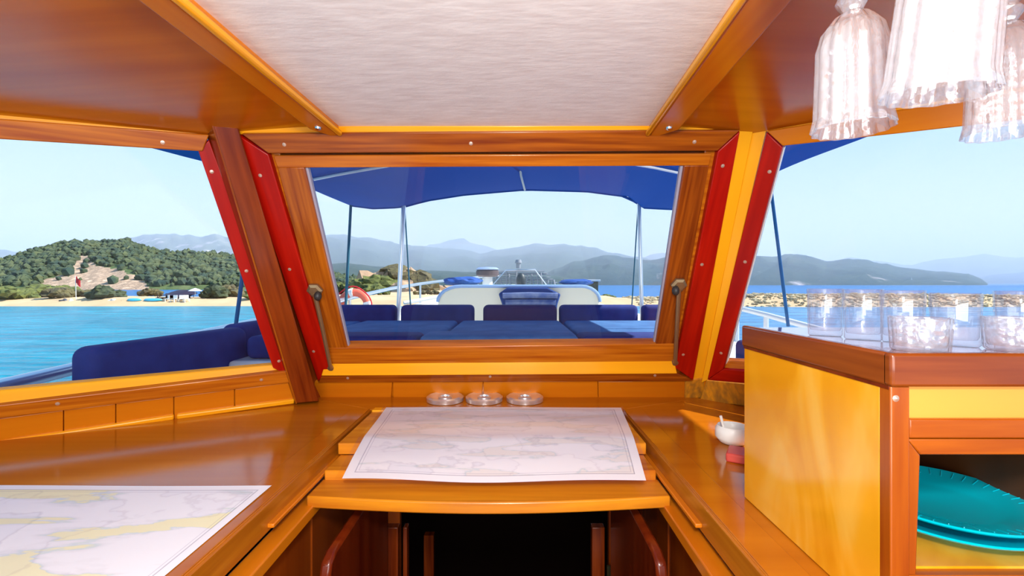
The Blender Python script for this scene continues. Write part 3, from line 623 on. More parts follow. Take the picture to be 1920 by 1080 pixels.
# rails
railL = [(-1.71, 1.0, -.35), (-1.76, 1.54, -.36), (-1.80, 1.9, -.355), (-1.92, 2.6, -.33), (-2.04, 3.7, -.31), (-2.10, 4.8, -.28), (-2.05, 5.8, -.20), (-1.85, 7.0, -.10), (-1.60, 8.0, -.03), (-1.20, 9.2, .05), (-.75, 10.3, .11), (-.28, 11.0, .14)]
r_ = empty('bow_rail', (-1.9, 5, -.7), label='silver tubular guard rail curving along the left side to the bow', cat='rail')
link('top_tube', MB().tube(railL, .026, 10), M_['steel'], r_)
for i in (1, 3, 5, 6, 8, 10):
    p = railL[i]; link('stanchion', MB().tube([p, (p[0], p[1], -.72+.0045*p[1]**2)], .018, 8), M_['steel'], r_)
railR = [(1.80, 1.2, -.345), (1.88, 2.2, -.335), (2.0, 3.1, -.30), (2.05, 3.7, -.265), (2.06, 4.2, -.235), (2.04, 4.7, -.24), (2.02, 4.85, -.30), (2.02, 4.86, -.6)]
r_ = empty('side_rail', (1.95, 3, -.7), label='white tubular guard rail outside the right window', cat='rail')
link('top_tube', MB().tube(railR, .022, 10), M_['gel'], r_)
for i in (1, 3, 4): p = railR[i]; link('stanchion', MB().tube([p, (p[0], p[1], -.62)], .02, 8), M_['gel'], r_)
pb = link('boarding_pole', MB().tube([at(757, 568, 7.4), at(870, 549, 7.9), at(960, 540, 8.4)], [.03, .035, .03], 8), M_['gel']); tag(pb, 'long white pole lying above the left bow rail stanchions', 'pole')
# lifebuoy
lc = at(664, 574, 5.7); lf = empty('lifebuoy', lc+Vector((0, 0, -.2)), label='orange lifebuoy hung on the rail outside the front window', cat='lifebuoy')
link('ring', MB().tube([lc+Vector((.17*math.cos(a), .02*math.sin(a), .17*math.sin(a))) for a in [2*math.pi*k/32 for k in range(32)]], .05, 12, True), M_['lifebuoy'], lf)
for a in (0.2, 1.77, 3.3, 4.9): link('band', MB().tube([lc+Vector((.17*math.cos(a+d), 0, .17*math.sin(a+d))) for d in (-.12, 0, .12)], .054, 12), M_['white'], lf)
link('grab_line', MB().tube([lc+Vector((.235*math.cos(a), -.05, .235*math.sin(a)*(1+.05*math.cos(4*a)))) for a in [2*math.pi*k/32 for k in range(32)]], .009, 5, True), M_['redflag'], lf)

# canopy, its poles, cords
FE = [(-1.52, .72), (-1.3, .692), (-1.02, .705), (-.8, .765), (-.45, .82), (.12, .868), (.7, .852), (1.1, .80), (1.2, .70), (1.5, .685), (1.67, .68)]
cn = empty('sun_canopy', (0, 4.3, .6), label='cobalt blue cloth sun canopy stretched over the foredeck', cat='canopy')
def can(u, v):
    Y = 4.3-v*4.3; xl = -1.52-.14*min(1, (4.3-Y)/2)*1.0; xr = 1.67+.03*v; x = xl+(xr-xl)*u
    crown = .93-.085*x*x
    w = min(1, (4.3-Y)/.9); w = w*w*(3-2*w)
    z = interp(FE, x)*(1-w)+crown*w
    if x < -1.1: z -= .10*w*min(1, max(0, (3.3-Y)/1.5))
    z += .012*math.sin(x*5+Y*2)*math.sin(Y*3)*w
    return (x, Y, z)
link('cloth', MB().grid(can, 60, 50), M_['canopy'], cn, smooth=0, recalc=False).data.shade_smooth()
link('front_hem', MB().tube([can(u/30, 0) for u in range(31)], .012, 6), M_['bluecanvas'], cn)
for Y in (3.3, 2.1):
    v = (4.3-Y)/4.3; link('bow_tube', MB().tube([Vector(can(u/20, v))+Vector((0, 0, -.018)) for u in range(1, 20)], .014, 8), M_['steel'], cn)
cd = MB().tube([at(973, 300, 3.6), at(977, 330, 3.8), at(984, 356, 4.27)], .010, 6); link('lacing_cord', cd, M_['rope_white'], cn)
def pole(pa, pb, r, m, name, lab, cat):
    tag(link(name, MB().tube([pa, pb], r, 10), m), lab, cat)
pole(at(757, 384, 4.28), at(742, 640, 4.28)+Vector((0, 0, -.20)), .021, M_['steel'], 'awning_pole', 'thick steel awning pole left of centre in the windscreen', 'pole')
pole(at(1198, 378, 4.28), at(1206, 640, 4.28)+Vector((0, 0, -.20)), .018, M_['steel'], 'awning_pole', 'steel awning pole near the right edge of the windscreen', 'pole')
pole(at(658, 380, 4.28), at(643, 640, 4.28)+Vector((0, 0, -.2)), .013, M_['rope_teal'], 'awning_rope', 'teal rope down to the lifebuoy at left of the windscreen', 'rope')
pole(at(759, 392, 4.30), at(776, 640, 4.5)+Vector((0, 0, -.2)), .007, M_['rope_teal'], 'awning_rope', 'thin guy line just right of the thick awning pole', 'rope')
pole(at(1196, 395, 4.32), at(1178, 640, 4.5)+Vector((0, 0, -.2)), .006, M_['rope_teal'], 'awning_rope', 'thin guy line just left of the right hand awning pole', 'rope')
pole(at(486, 285, 2.75), at(438, 640, 2.95), .012, M_['rope_blue'], 'awning_rope', 'blue rope rising from the rail in the left window', 'rope')
pole(at(1441, 318, 3.15), at(1478, 612, 3.15), .011, M_['rope_blue'], 'awning_rope', 'blue rope down to the rail in the right window', 'rope')
kn = at(432, 627, 3.0); tag(link('rope_knot', MB().blob(kn, (.05, .03, .03), 2, .3, 5), M_['rope_white'], smooth=0), 'white rope knot on the rail in the left window', 'knot')

# ------------------------------------------------------------ wheelhouse: ceiling
hl_ = link('ceiling', MB().box(-.46, .40, -.7, 1.16, ZT, ZT+.03), M_['vinyl']); hl_['kind'] = 'structure'
def topline(x):                                  # where the ceiling meets the raked walls
    if x < -.755: return 1.149+(x+.768)*.60
    if x > .62: return 1.13-(x-.624)*1.0
    return 1.152
def ceilz(x): return ZT+.002-.058*max(0, abs(x+.05)-.40)
def side_ceiling(xa, xb):
    mb = MB()
    mb.grid(lambda u, v: (xa+(xb-xa)*u, -.7+(topline(xa+(xb-xa)*u)+.03+.7)*v, ceilz(xa+(xb-xa)*u)), 16, 10)
    mb.grid(lambda u, v: (xa+(xb-xa)*u, -.7+(topline(xa+(xb-xa)*u)+.03+.7)*v, ceilz(xa+(xb-xa)*u)+.02), 16, 10)
    return mb
link('veneer_panel', side_ceiling(-1.55, -.455), M_['ceil_w'], hl_, recalc=False); link('veneer_panel', side_ceiling(.335, 1.75), M_['ceil_w'], hl_, recalc=False)
# roof skin outside and the cabin sides beyond the picture
rf = link('roof', MB().box(-1.6, 1.8, -.7, 1.12, ZT+.035, ZT+.06), M_['gel']); rf['kind'] = 'structure'
PC = Plane((0, 0, .366), (1, 0, 0), (0, 1, 0))
def beam(name, pix, edge, lab):
    t_ = empty(name, PC.hit(*pix[0])); t_['kind'] = 'structure'
    fr = [PC.hit(*q) for q in pix]; mb = MB().prism(fr, [p+Vector((0, 0, .022)) for p in fr]); link('beam', mb, M_['beam'], t_, bevel=.004)
    fr = [PC.hit(*q) for q in edge]; mb = MB().prism([p+Vector((0, 0, .004)) for p in fr], [p+Vector((0, 0, .024)) for p in fr]); link('edge_bead', mb, M_['beam_edge'], t_, bevel=.002)
    return t_
def ext(p, q, k): return (p[0]+(p[0]-q[0])*k, p[1]+(p[1]-q[1])*k)
def beam_pts(i0, i1, o0, o1, tip):
    """near inner, far inner, near outer, far outer pixels on the beam plane; carried back past the camera"""
    return i0, i1, o0, o1, tip
def beam3(name, inner, outer, bead, endx):
    t_ = empty(name, (inner[1], 1.1, .366)); t_['kind'] = 'structure'
    z0, z1 = .362, .390
    (ix0, ix1), (ox0, ox1), (bx0, bx1) = inner, outer, bead      # x at Y=.6 and at Y=1.12
    def lx(a, b, Y): return a+(b-a)*(Y-.6)/.52
    pts = [(lx(ix0, ix1, -.7), -.7), (lx(ix0, ix1, 1.135), 1.135), (lx(ix0, ix1, 1.135)*.6+lx(ox0, ox1, 1.135)*.4, 1.140), (lx(ox0, ox1, 1.09), 1.09), (lx(ox0, ox1, -.7), -.7)]
    link('beam', MB().prism([(x, y, z0) for x, y in pts], [(x, y, z1) for x, y in pts]), M_['beam'], t_, bevel=.004)
    pts = [(lx(ix0, ix1, -.7), -.7), (lx(ix0, ix1, 1.13), 1.13), (lx(bx0, bx1, 1.13), 1.13), (lx(bx0, bx1, -.7), -.7)]
    link('edge_bead', MB().prism([(x, y, z0-.003) for x, y in pts], [(x, y, z0+.01) for x, y in pts]), M_['beam_edge'], t_, bevel=.0035)
    sx = (lx(ix0, ix1, 1.1)+lx(ox0, ox1, 1.1))/2
    link('screw', MB().lathe([(.009, 0), (.008, -.004), (0, -.007)], (sx, 1.075, z0), 12), M_['chrome'], t_)
beam3('trim_1', (-.436, -.428), (-.482, -.480), (-.424, -.418), 0)
beam3('trim_2', (.302, .338), (.362, .400), (.292, .328), 0)

# ------------------------------------------------------------ windscreen (window_1)
def part(parent, name, pl, pix, m, off=0, thick=.02, bevel=.0025, screws=None, label=None):
    o = link(name, slab(pl, pix, off, thick), M_[m] if isinstance(m, str) else m, parent, bevel=bevel)
    if label: o['label'] = label
    for s in screws or []:
        p = pl.hit(s[0], s[1], off); q = pl.n.to_track_quat('Z', 'Y').to_matrix()
        link('screw', MB().lathe([(.0052, -.001), (.0045, .0012), (0, .002)], p, 12, tilt=q), M_['screw'], o)
    return o
w1 = empty('window_1', PFm.hit(930, 712)); w1['kind'] = 'structure'
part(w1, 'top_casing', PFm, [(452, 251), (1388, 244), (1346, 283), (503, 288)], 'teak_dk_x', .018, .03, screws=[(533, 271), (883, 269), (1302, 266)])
part(w1, 'side_casing', PFm, [(443, 252), (503, 290), (622, 690), (596, 716)], 'red', .013, .03, screws=[(488, 329), (543, 505), (588, 659)], label='dark red hardwood casing left of the windscreen')
part(w1, 'side_casing', PFm, [(1346, 284), (1388, 246), (1300, 714), (1266, 690)], 'red', .013, .03, screws=[(1355, 311), (1316, 496), (1281, 665)], label='dark red hardwood casing right of the windscreen')
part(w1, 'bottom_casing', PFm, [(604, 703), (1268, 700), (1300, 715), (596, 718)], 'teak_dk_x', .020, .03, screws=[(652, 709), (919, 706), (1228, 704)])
part(w1, 'sill', PFm, [(610, 680, .004), (1264, 675, .004), (1270, 701, .022), (602, 705, .022)], 'yellow_x', 0, .02, label='bright yellow wood sill below the windscreen sash')
part(w1, 'jamb', PFm, [(494, 284), (524, 284), (622, 690), (604, 700)], 'teak_x', -.004, .03)
part(w1, 'jamb', PFm, [(1322, 280), (1350, 280), (1282, 700), (1252, 690)], 'teak_x', -.004, .03)
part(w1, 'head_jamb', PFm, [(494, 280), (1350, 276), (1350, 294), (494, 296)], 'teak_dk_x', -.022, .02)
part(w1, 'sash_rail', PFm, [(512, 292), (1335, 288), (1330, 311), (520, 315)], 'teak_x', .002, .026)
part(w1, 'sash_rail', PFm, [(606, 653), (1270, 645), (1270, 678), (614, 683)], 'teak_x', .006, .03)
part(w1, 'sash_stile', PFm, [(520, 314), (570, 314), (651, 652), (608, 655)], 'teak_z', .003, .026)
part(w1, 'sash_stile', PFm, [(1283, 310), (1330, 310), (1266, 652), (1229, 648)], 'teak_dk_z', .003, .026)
part(w1, 'seal', PFm, [(568, 312), (577, 312), (655, 650), (648, 654)], 'seal', -.006, .012, 0)
part(w1, 'seal', PFm, [(1276, 310), (1286, 310), (1233, 646), (1225, 646)], 'seal', -.006, .012, 0)
part(w1, 'seal', PFm, [(645, 643, -.02), (1232, 638, -.02), (1230, 648, .004), (650, 654, .004)], 'teak_x', 0, .012, 0)
link('glass_pane', slab(PFm, [(560, 305), (1292, 303), (1235, 652), (645, 658)], -.012, .004), M_['pane'], w1, smooth=0)
# folding stays with brackets and rubber knobs
for a, b, kx, lab in [((590, 545), (620, 690), 6, 'brass stay with hexagonal bracket on the left of the windscreen'), ((1273, 535), (1266, 680), -6, 'brass stay with hexagonal bracket on the right of the windscreen')]:
    cpt = PFm.hit(*a, .012); q = PFm.n.to_track_quat('Z', 'Y').to_matrix()
    st = link('window_stay', MB().tube([PFm.hit(a[0], a[1]+5, .016), PFm.hit((a[0]+b[0])/2, (a[1]+b[1])/2, .02), PFm.hit(b[0], b[1], .018)], .0065, 8), M_['brass'], w1); st['label'] = lab
    link('bracket', MB().lathe([(.024, -.006), (.024, .002), (.016, .006), (0, .007)], cpt, 6, tilt=q), M_['brass'], st, smooth=20)
    link('knob', MB().blob(PFm.hit(a[0]+kx, a[1]+10, .026), (.011, .012, .015), 2, 0, 1), M_['rubber'], st)
    link('bracket', MB().lathe([(.010, -.006), (.010, .004), (0, .006)], PFm.hit(b[0], b[1], .012), 12, tilt=q), M_['brass'], st)

# wall_front: light strip under the ceiling, planks under the window, outer skin
wf = link('wall_front', slab(PFm, [(590, 716), (1322, 712), (1330, 790), (566, 790)], -.008, .03), M_['orange_x'], None); wf['kind'] = 'structure'
for a, b in [(590, 735), (737, 905), (907, 1120), (1122, 1318)]:
    part(wf, 'plank', PFm, [(a, 716), (b, 715), (b+(2 if b > 960 else -2), 750), (a-(0 if a > 700 else 6), 750)], 'orange_x', .004, .012, .0015)
part(wf, 'ceiling_strip', PFm, [(445, 238), (1440, 233), (1440, 248), (450, 253)], 'yellow_x', .006, .02)
link('outer_skin', slab(PFm, [(560, 716), (1330, 716), (1380, 880), (520, 880)], -.05, .02), M_['gel'], wf)
# posts
fl = link('corner_board', MB().prism([PL.hit(388, 245, -.012), PFm.hit(470, 245, -.018), PFm.hit(470, 245, -.045), PL.hit(388, 245, -.04)], [PL.hit(556, 755, -.012), PFm.hit(622, 752, -.018), PFm.hit(622, 752, -.045), PL.hit(556, 755, -.04)]), M_['mahog'], wf)
P1a = PL.hit(560, 752, .03)
t3 = empty('trim_3', P1a); t3['kind'] = 'structure'
topf = [at(382, 236, 1.145), at(399, 233, 1.095), at(447, 240, 1.12), at(447, 240, 1.17), at(382, 236, 1.20)]
botf = [at(548, 752, 1.545), at(556, 756, 1.50), at(598, 752, 1.53), at(598, 752, 1.58), at(548, 752, 1.60)]
link('post', MB().prism(topf, botf), M_['mahog'], t3, bevel=.003)
mb = MB().prism([topf[0], topf[1]+Vector((-.002, 0, 0)), topf[1]+Vector((-.002, .01, 0)), topf[0]+Vector((0, .01, 0))], [botf[0], botf[1]+Vector((-.002, 0, 0)), botf[1]+Vector((-.002, .01, 0)), botf[0]+Vector((0, .01, 0))])
for s in ((404, 297), (465, 490), (522, 677)):
    q = PL.n.to_track_quat('Z', 'Y').to_matrix(); 
link('edge_strip', MB().tube([topf[1].lerp(botf[1], k/6)+Vector((0, -.001, 0)) for k in range(7)], .0025, 6), M_['teak_z'], t3)
t4 = link('trim_4', slab(PFm, [(1386, 240), (1414, 236), (1316, 716), (1298, 718)], .006, .04), M_['yellow_z'], None, bevel=.0015); t4['kind'] = 'structure'
part(t4, 'post_face', PR, [(1413, 236), (1438, 238), (1328, 712), (1315, 718)], 'yellow_z', .006, .03, .0015)
stn = wood('stained_corner', (.30, .13, .02), (.75, .30, .01), 'z', fine=60, rough=.4)
link('foot_block', slab(PFm, [(1285, 713), (1324, 709), (1326, 745), (1284, 748)], .010, .03), stn, t4, bevel=.002)['label'] = 'stained weathered foot of the yellow post'

# ------------------------------------------------------------ left window (window_2)
w2 = empty('window_2', PL.hit(200, 760)); w2['kind'] = 'structure'
part(w2, 'top_casing', PL, [(-420, 207), (0, 223), (392, 253), (380, 284), (0, 261), (-420, 236)], 'teak_x', .018, .03, screws=[(305, 267), (-60, 240)])
part(w2, 'side_casing', PL, [(371, 281), (392, 262), (560, 716), (512, 690)], 'red', .013, .03, screws=[(397, 322), (462, 508), (523, 677)], label='bright red hardwood casing right of the left window')
part(w2, 'sill', PL, [(-420, 792, -.012), (0, 732, -.012), (512, 684, -.012), (545, 697, .014), (0, 762, .014), (-420, 835, .014)], 'yellow_x', 0, .018)
part(w2, 'bottom_casing', PL, [(-420, 832), (0, 760), (540, 696), (556, 716), (0, 785), (-420, 872)], 'teak_x', .020, .03, screws=[(108, 757), (490, 712)])
link('glass_pane', slab(PL, [(-440, 212), (0, 245), (395, 270), (540, 705), (0, 745), (-440, 812)], -.012, .004), M_['pane'], w2, smooth=0)
wl = link('wall_left', slab(PL, [(-420, 862), (0, 780), (556, 712), (556, 790), (-420, 990)], -.008, .03), M_['orange_x']); wl['kind'] = 'structure'
sm = [-420, -120, 119, 217, 326, 440, 552]
def lw(x, t): 
    y0 = interp([(-420, 870), (0, 784), (556, 716)], x) if x < 0 else 784-(784-716)*x/556
    y1 = (832+(900-832)*(-x)/420) if x < 0 else 832-(832-757)*x/556
    return y0+(y1-y0)*t
for a, b in zip(sm, sm[1:]):
    part(wl, 'plank', PL, [(a+1, lw(a, 0)), (b-1, lw(b, 0)), (b-1, lw(b, 1)), (a+1, lw(a, 1))], 'orange_x', .004, .012, .0015)
for a, b in ((-420, 326), (331, 552)):
    part(wl, 'bead', PL, [(a, lw(a, .80)), (b, lw(b, .80)), (b, lw(b, 1.0)), (a, lw(a, 1.0))], 'yellow_x', .012, .012, .004)
part(wl, 'ceiling_strip', PL, [(-420, 190), (0, 205), (395, 240), (392, 258), (0, 226), (-420, 212)], 'yellow_x', .008, .02)
link('outer_skin', slab(PL, [(-420, 860), (560, 716), (540, 960), (-420, 1300)], -.05, .02), M_['gel'], wl)

# ------------------------------------------------------------ right window (window_3)
w3 = empty('window_3', PR.hit(1400, 715)); w3['kind'] = 'structure'
part(w3, 'top_casing', PR, [(1437, 246), (1640, 214), (1900, 174), (2600, 95), (2600, 175), (1920, 224), (1690, 250), (1467, 274)], 'orange_x', .018, .03, screws=[(1530, 255)])
part(w3, 'side_casing', PR, [(1437, 248), (1467, 276), (1357, 692), (1326, 712)], 'red', .013, .03, screws=[(1443, 322), (1397, 491), (1352, 662)], label='red hardwood casing left of the right window')
part(w3, 'bottom_casing', PR, [(1357, 692), (1500, 704), (2400, 780), (2400, 830), (1500, 728), (1326, 713)], 'red_x', .014, .03)
part(w3, 'sill', PR, [(1362, 676, -.012), (2400, 745, -.012), (2400, 782, .01), (1357, 693, .01)], 'teak_x', 0, .02)
part(w3, 'seal', PR, [(1466, 276), (1471, 276), (1365, 676), (1359, 690)], M_['gel'], -.004, .012, 0)
link('glass_pane', slab(PR, [(1455, 262), (1690, 240), (1920, 212), (2600, 120), (2600, 800), (1345, 700)], -.012, .004), M_['pane'], w3, smooth=0)
wr = link('wall_right', slab(PR, [(1320, 712), (2400, 812), (2400, 1100), (1320, 790)], -.008, .03), M_['orange_x']); wr['kind'] = 'structure'
part(wr, 'ceiling_strip', PR, [(1430, 236), (1640, 205), (1900, 165), (2600, 85), (2600, 100), (1900, 178), (1640, 218), (1437, 248)], 'yellow_x', .008, .02)
link('outer_skin', slab(PR, [(1320, 712), (2400, 800), (2400, 1600), (1340, 960)], -.05, .02), M_['gel'], wr)
part(wr, 'plank', PR, [(1324, 714), (1800, 760), (1800, 800), (1312, 752)], stn, .004, .012, .0015)

# ------------------------------------------------------------ worktop, tracks, lockers
XL, XR, YF = -.452, .352, 1.462
wt = empty('worktop', (0, 1.5, ZC-.03), label='varnished U shaped worktop under the windows, open in the middle for the hatch', cat='worktop')
lft = [(XL, -.4), (XL, YF), (-.70, 1.60), (-.735, 1.53), (-1.45, 1.10), (-1.60, .9), (-1.60, -.4)]
rgt = [(XR, -.4), (XR, YF), (.655, 1.60), (1.60, .66), (1.75, .3), (1.75, -.4)]
mid = [(XL, YF), (XL-.0, YF), (-.70, 1.60), (-.70, 1.625), (.655, 1.625), (.655, 1.60), (XR, YF)]
for P in (lft, rgt): link('board', MB().prism([(x, y, ZC) for x, y in P], [(x, y, ZC-.03) for x, y in P]), M_['top'], wt, bevel=.0015)
P = [(XL, YF+.001), (-.70, 1.601), (-.70, 1.63), (.655, 1.63), (.655, 1.601), (XR, YF+.001)]
link('board', MB().prism([(x, y, ZC) for x, y in P], [(x, y, ZC-.03) for x, y in P]), M_['top'], wt, bevel=.0015)
for s, X in ((-1, XL), (1, XR)):
    def bx(a, b, y0, y1, z0, z1): x0, x1 = sorted((X-s*a, X-s*b)); return MB().box(x0, x1, y0, y1, z0, z1)
    link('fascia', bx(-.012, .004, -.4, YF, ZC-.055, ZC-.002), M_['fascia'], wt, bevel=.003)
    link('upper_track', bx(.003, .016, .84, YF, ZC-.046, ZC-.038), M_['beam'], wt, bevel=.002)
    link('lower_track', bx(-.01, .030, -.4, YF, ZC-.095, ZC-.070), M_['beam'], wt, bevel=.003)
    link('border', bx(-.058, -.001, -.4, YF, ZC, ZC+.0025), M_['top'], wt, bevel=.001)

bt = link('locker', MB().box(XL-.03, XL-.005, -.4, 1.04, -1.7, ZC-.095), M_['locker']); tag(bt, 'red brown varnished locker side left below the worktop', 'locker side')
link('panel', MB().box(XL-.03, XL-.002, 1.043, 1.5, -1.7, ZC-.095), M_['locker'], bt)
bt = link('locker', MB().box(XR+.005, XR+.03, -.4, 1.04, -1.7, ZC-.095), M_['locker']); tag(bt, 'red brown varnished locker side right below the worktop', 'locker side')
link('panel', MB().box(XR+.002, XR+.03, 1.043, 1.5, -1.7, ZC-.095), M_['locker'], bt)
ld = empty('companionway_ladder', (-.03, 1.0, -1.7), label='mahogany ladder with rounded side boards under the chart hatch', cat='ladder')
for s, x in ((-1, -.355), (1, .285)):
    prof = [(.87, -1.7), (.865, -.56), (.875, -.535), (.90, -.525), (1.28, -.525), (1.28, -1.7)]
    link('side_board', MB().prism([(x-.011, y, z) for y, z in prof], [(x+.011, y, z) for y, z in prof]), M_['mahog_dk'], ld, bevel=.006)
for z in (-.95, -1.2, -1.45): link('tread', MB().box(-.344, .274, .90, 1.10, z-.025, z), M_['mahog_dk'], ld, bevel=.004)
bw = link('wall_bulkhead', MB().box(-.45, -.335, 1.37, 1.39, -1.7, -.50).box(.29, .35, 1.37, 1.39, -1.7, -.50).box(-.45, .35, 1.37, 1.39, -.60, -.44), M_['locker']); bw['kind'] = 'structure'
for x0, x1, m, lab in ((-.425, -.392, 'teak_z', 'light wood strip'), (-.375, -.335, 'mahog', None), (-.320, -.308, 'mahog', None), (.235, .272, 'mahog', None), (.300, .335, 'teak_z', None)):
    link('jamb', MB().box(x0, x1, 1.345, 1.372, -1.7, -.72), M_[m], bw, bevel=.002)
for x in (-.385, .286):
    hg = link('hinge', MB().box(x-.008, x+.010, 1.34, 1.346, -1.1, -.83), M_['hinge'], bw)
link('chrome_strip', MB().box(-.394, -.384, 1.338, 1.345, -.83, -.78), M_['white'], bw)
link('inner_post', MB().box(-.365, -.325, 1.9, 1.93, -1.7, -1.05), M_['mahog'], bw)
cf = link('floor', MB().box(-1.5, 1.5, -.7, 2.6, -1.75, -1.70), M_['mahog_dk']); cf['kind'] = 'structure'
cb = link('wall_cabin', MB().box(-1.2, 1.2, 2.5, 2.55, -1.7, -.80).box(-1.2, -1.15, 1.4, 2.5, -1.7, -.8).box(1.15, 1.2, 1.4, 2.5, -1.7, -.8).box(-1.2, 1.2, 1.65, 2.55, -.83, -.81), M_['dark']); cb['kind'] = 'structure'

# ------------------------------------------------------------ hatch boards and charts
hs = empty('sliding_hatch', (-.05, 1.2, -.47), label='stepped yellow varnished sliding hatch under the middle chart', cat='hatch')
link('rear_board', MB().box(-.437, .337, 1.15, 1.455, ZC-.028, ZC+.001), M_['board'], hs, bevel=.003)
link('rear_strip', MB().box(-.437, .337, 1.43, 1.462, ZC-.004, ZC+.006), M_['yellow_x'], hs, bevel=.002)
link('middle_board', MB().box(-.432, .332, 1.055, 1.152, ZC-.055, ZC-.028), M_['board'], hs, bevel=.003)
fr = [(-.437, 1.06), (.337, 1.06)]; n_ = 16
for k in range(n_+1):
    u = k/n_; fr.append((.337-.774*u, .975-.028*math.sin(math.pi*u)))
link('front_board', MB().prism([(x, y, -.455) for x, y in fr], [(x, y, -.480) for x, y in fr]), M_['board'], hs, bevel=.003)

def chart_z(u, v):
    """v: 0 near, 1 far; the sheet hangs over the stepped boards"""
    Y = .985+(1.44-.985)*v
    z = interp([(.98, -.4335), (1.06, -.418), (1.17, -.4015), (1.5, -.3985)], Y)
    z += .0022*math.sin(u*9+1)*(1-v)**2+.001*math.sin(u*5+v*6)+.003*(1-v)**3*math.cos(u*6)
    return Y, z+.006
def chart_grid(x0n, x1n, x0f, x1f, dz, yext=0):
    def f(u, v):
        Y, z = chart_z(u, v); x = (x0n+(x0f-x0n)*v)*(1-u)+(x1n+(x1f-x1n)*v)*u
        return (x, Y+yext*(v-.5)*2, z+dz)
    return MB().grid(f, 40, 24)
def uvgrid(o, nu, nv):
    uv = o.data.uv_layers.new(name='UV'); 
    for l in o.data.loops:
        i = l.vertex_index; uv.data[l.index].uv = ((i % (nu+1))/nu, (i//(nu+1))/nv)
ch = empty('nautical_chart', (-.05, 1.2, ZC), label='white nautical chart in a clear sleeve on the hatch below the windscreen', cat='chart')
o = link('sheet', chart_grid(-.365, .288, -.395, .342, 0), M_['chart_mid'], ch, smooth=0, recalc=False); o.data.shade_smooth(); uvgrid(o, 40, 24)
o = link('clear_sleeve', chart_grid(-.378, .298, -.404, .350, .0022, .010), M_['sleeve'], ch, smooth=0, recalc=False); o.data.shade_smooth()
def side_chart(u, v, dz=0, e=0):
    x = -1.30+.825*u; Y = .20+.703*v
    x += .004*(v-.5); return (x+e*(u-.5), Y+e*(v-.5), ZC+.0045+dz+.0008*math.sin(u*8+v*5))
ch2 = empty('nautical_chart', (-.9, .55, ZC), label='large nautical chart with yellow islands lying flat on the left worktop', cat='chart')
o = link('sheet', MB().grid(lambda u, v: side_chart(u, v), 30, 24), M_['chart_side'], ch2, smooth=0, recalc=False); o.data.shade_smooth(); uvgrid(o, 30, 24)

# three chrome rings
for i, (px, lab) in enumerate([(835, 'leftmost of the three round chrome dishes below the windscreen'), (908, 'middle of the three round chrome dishes below the windscreen'), (984, 'rightmost of the three round chrome dishes below the windscreen')]):
    x = (px-CX)/F*1.565; r_ = empty('chrome_dish', (x, 1.562, ZC), label=lab, cat='dish', group='chrome dishes below the windscreen')
    prof = [(.058, 0), (.062, .002), (.063, .015), (.057, .0195), (.046, .0155), (.030, .009), (.024, .008), (.023, .016), (.017, .018), (.015, .011), (0, .010)]
    link('body', MB().lathe(prof, (x, 1.562, ZC), 48), M_['polished'], r_, smooth=50)
    link('centre', MB().lathe([(.015, .010), (.012, .014), (0, .016)], (x, 1.562, ZC), 24), M_['chrome'], r_)

# jar and red packet
jc = Vector((.553, 1.150, ZC)); jr = empty('ashtray', jc, label='white rounded ashtray bowl on the right worktop behind the cabinet', cat='ashtray')
link('bowl', MB().lathe([(.018, 0), (.030, .005), (.041, .018), (.040, .038), (.035, .046), (.031, .043), (.032, .018), (0, .010)], jc, 32), M_['white'], jr, smooth=60)
link('handle', MB().tube([jc+Vector((-.026, -.012, .038)), jc+Vector((-.037, -.016, .074))], [.003, .0035], 8), M_['white'], jr)
rc = Vector((.545, 1.03, ZC)); mb = MB()
pts = [(-.062, .020), (-.056, .026), (.05, .028), (.05, -.055), (.0, -.075)]
rb = link('red_packet', MB().box(.490, .60, 1.00, 1.065, ZC, ZC+.020), M_['redbox'], bevel=.004); rb.rotation_euler = (0, 0, -.55); tag(rb, 'flat red packet on the worktop in front of the white ashtray', 'packet')

# ------------------------------------------------------------ right cabinet
CT = -.084; X0 = .436; Y0 = .531; Y1 = .862; X1 = 1.30
cbn = empty('glass_cabinet', (X0, Y0, ZC), label='yellow plywood cabinet with mahogany rim standing on the right worktop', cat='cabinet')
link('side_panel', MB().box(X0, X0+.014, Y0+.012, Y1, ZC+.001, CT-.020), M_['ply'], cbn, bevel=.002)
link('top', MB().box(X0+.006, X1, Y0+.006, Y1, CT-.016, CT-.001), M_['cabtop'], cbn)
link('rim', MB().box(X0-.003, X0+.012, Y0-.002, Y1+.004, CT-.036, CT+.0025), M_['capwood'], cbn, bevel=.0035)
link('rim', MB().box(X0-.003, X1, Y0-.008, Y0+.006, CT-.036, CT+.0025), M_['capwood'], cbn, bevel=.0035)
link('rim_lip', MB().box(X0-.001, X0+.01, Y0-.001, Y1, CT-.040, CT-.035), M_['mahog_dk'], cbn)
link('stile', MB().box(X0, X0+.022, Y0-.003, Y0+.014, -.56, CT-.036), M_['frame_z'], cbn, bevel=.0015)
link('front_panel', MB().box(X0+.022, X1, Y0+.003, Y0+.012, -.158, CT-.036), wood('pale_ply', (.74, .33, .055), (.68, .28, .035), 'x', fine=10, rough=.3), cbn)
link('rail', MB().box(X0+.022, X1, Y0-.003, Y0+.014, -.180, -.158), M_['frame_x'], cbn, bevel=.0015)
def fpt(px, py, Y): return ((px-CX)/F*Y, Y, (HY-py)/F*Y)
link('door_rail', MB().prism([fpt(1702, 823, Y0), fpt(2300, 823, Y0), fpt(2300, 853, Y0), fpt(1726, 853, Y0)], [(p[0], Y0+.014, p[2]) for p in (fpt(1702, 823, Y0), fpt(2300, 823, Y0), fpt(2300, 853, Y0), fpt(1726, 853, Y0))]), M_['frame_x'], cbn, bevel=.0015)
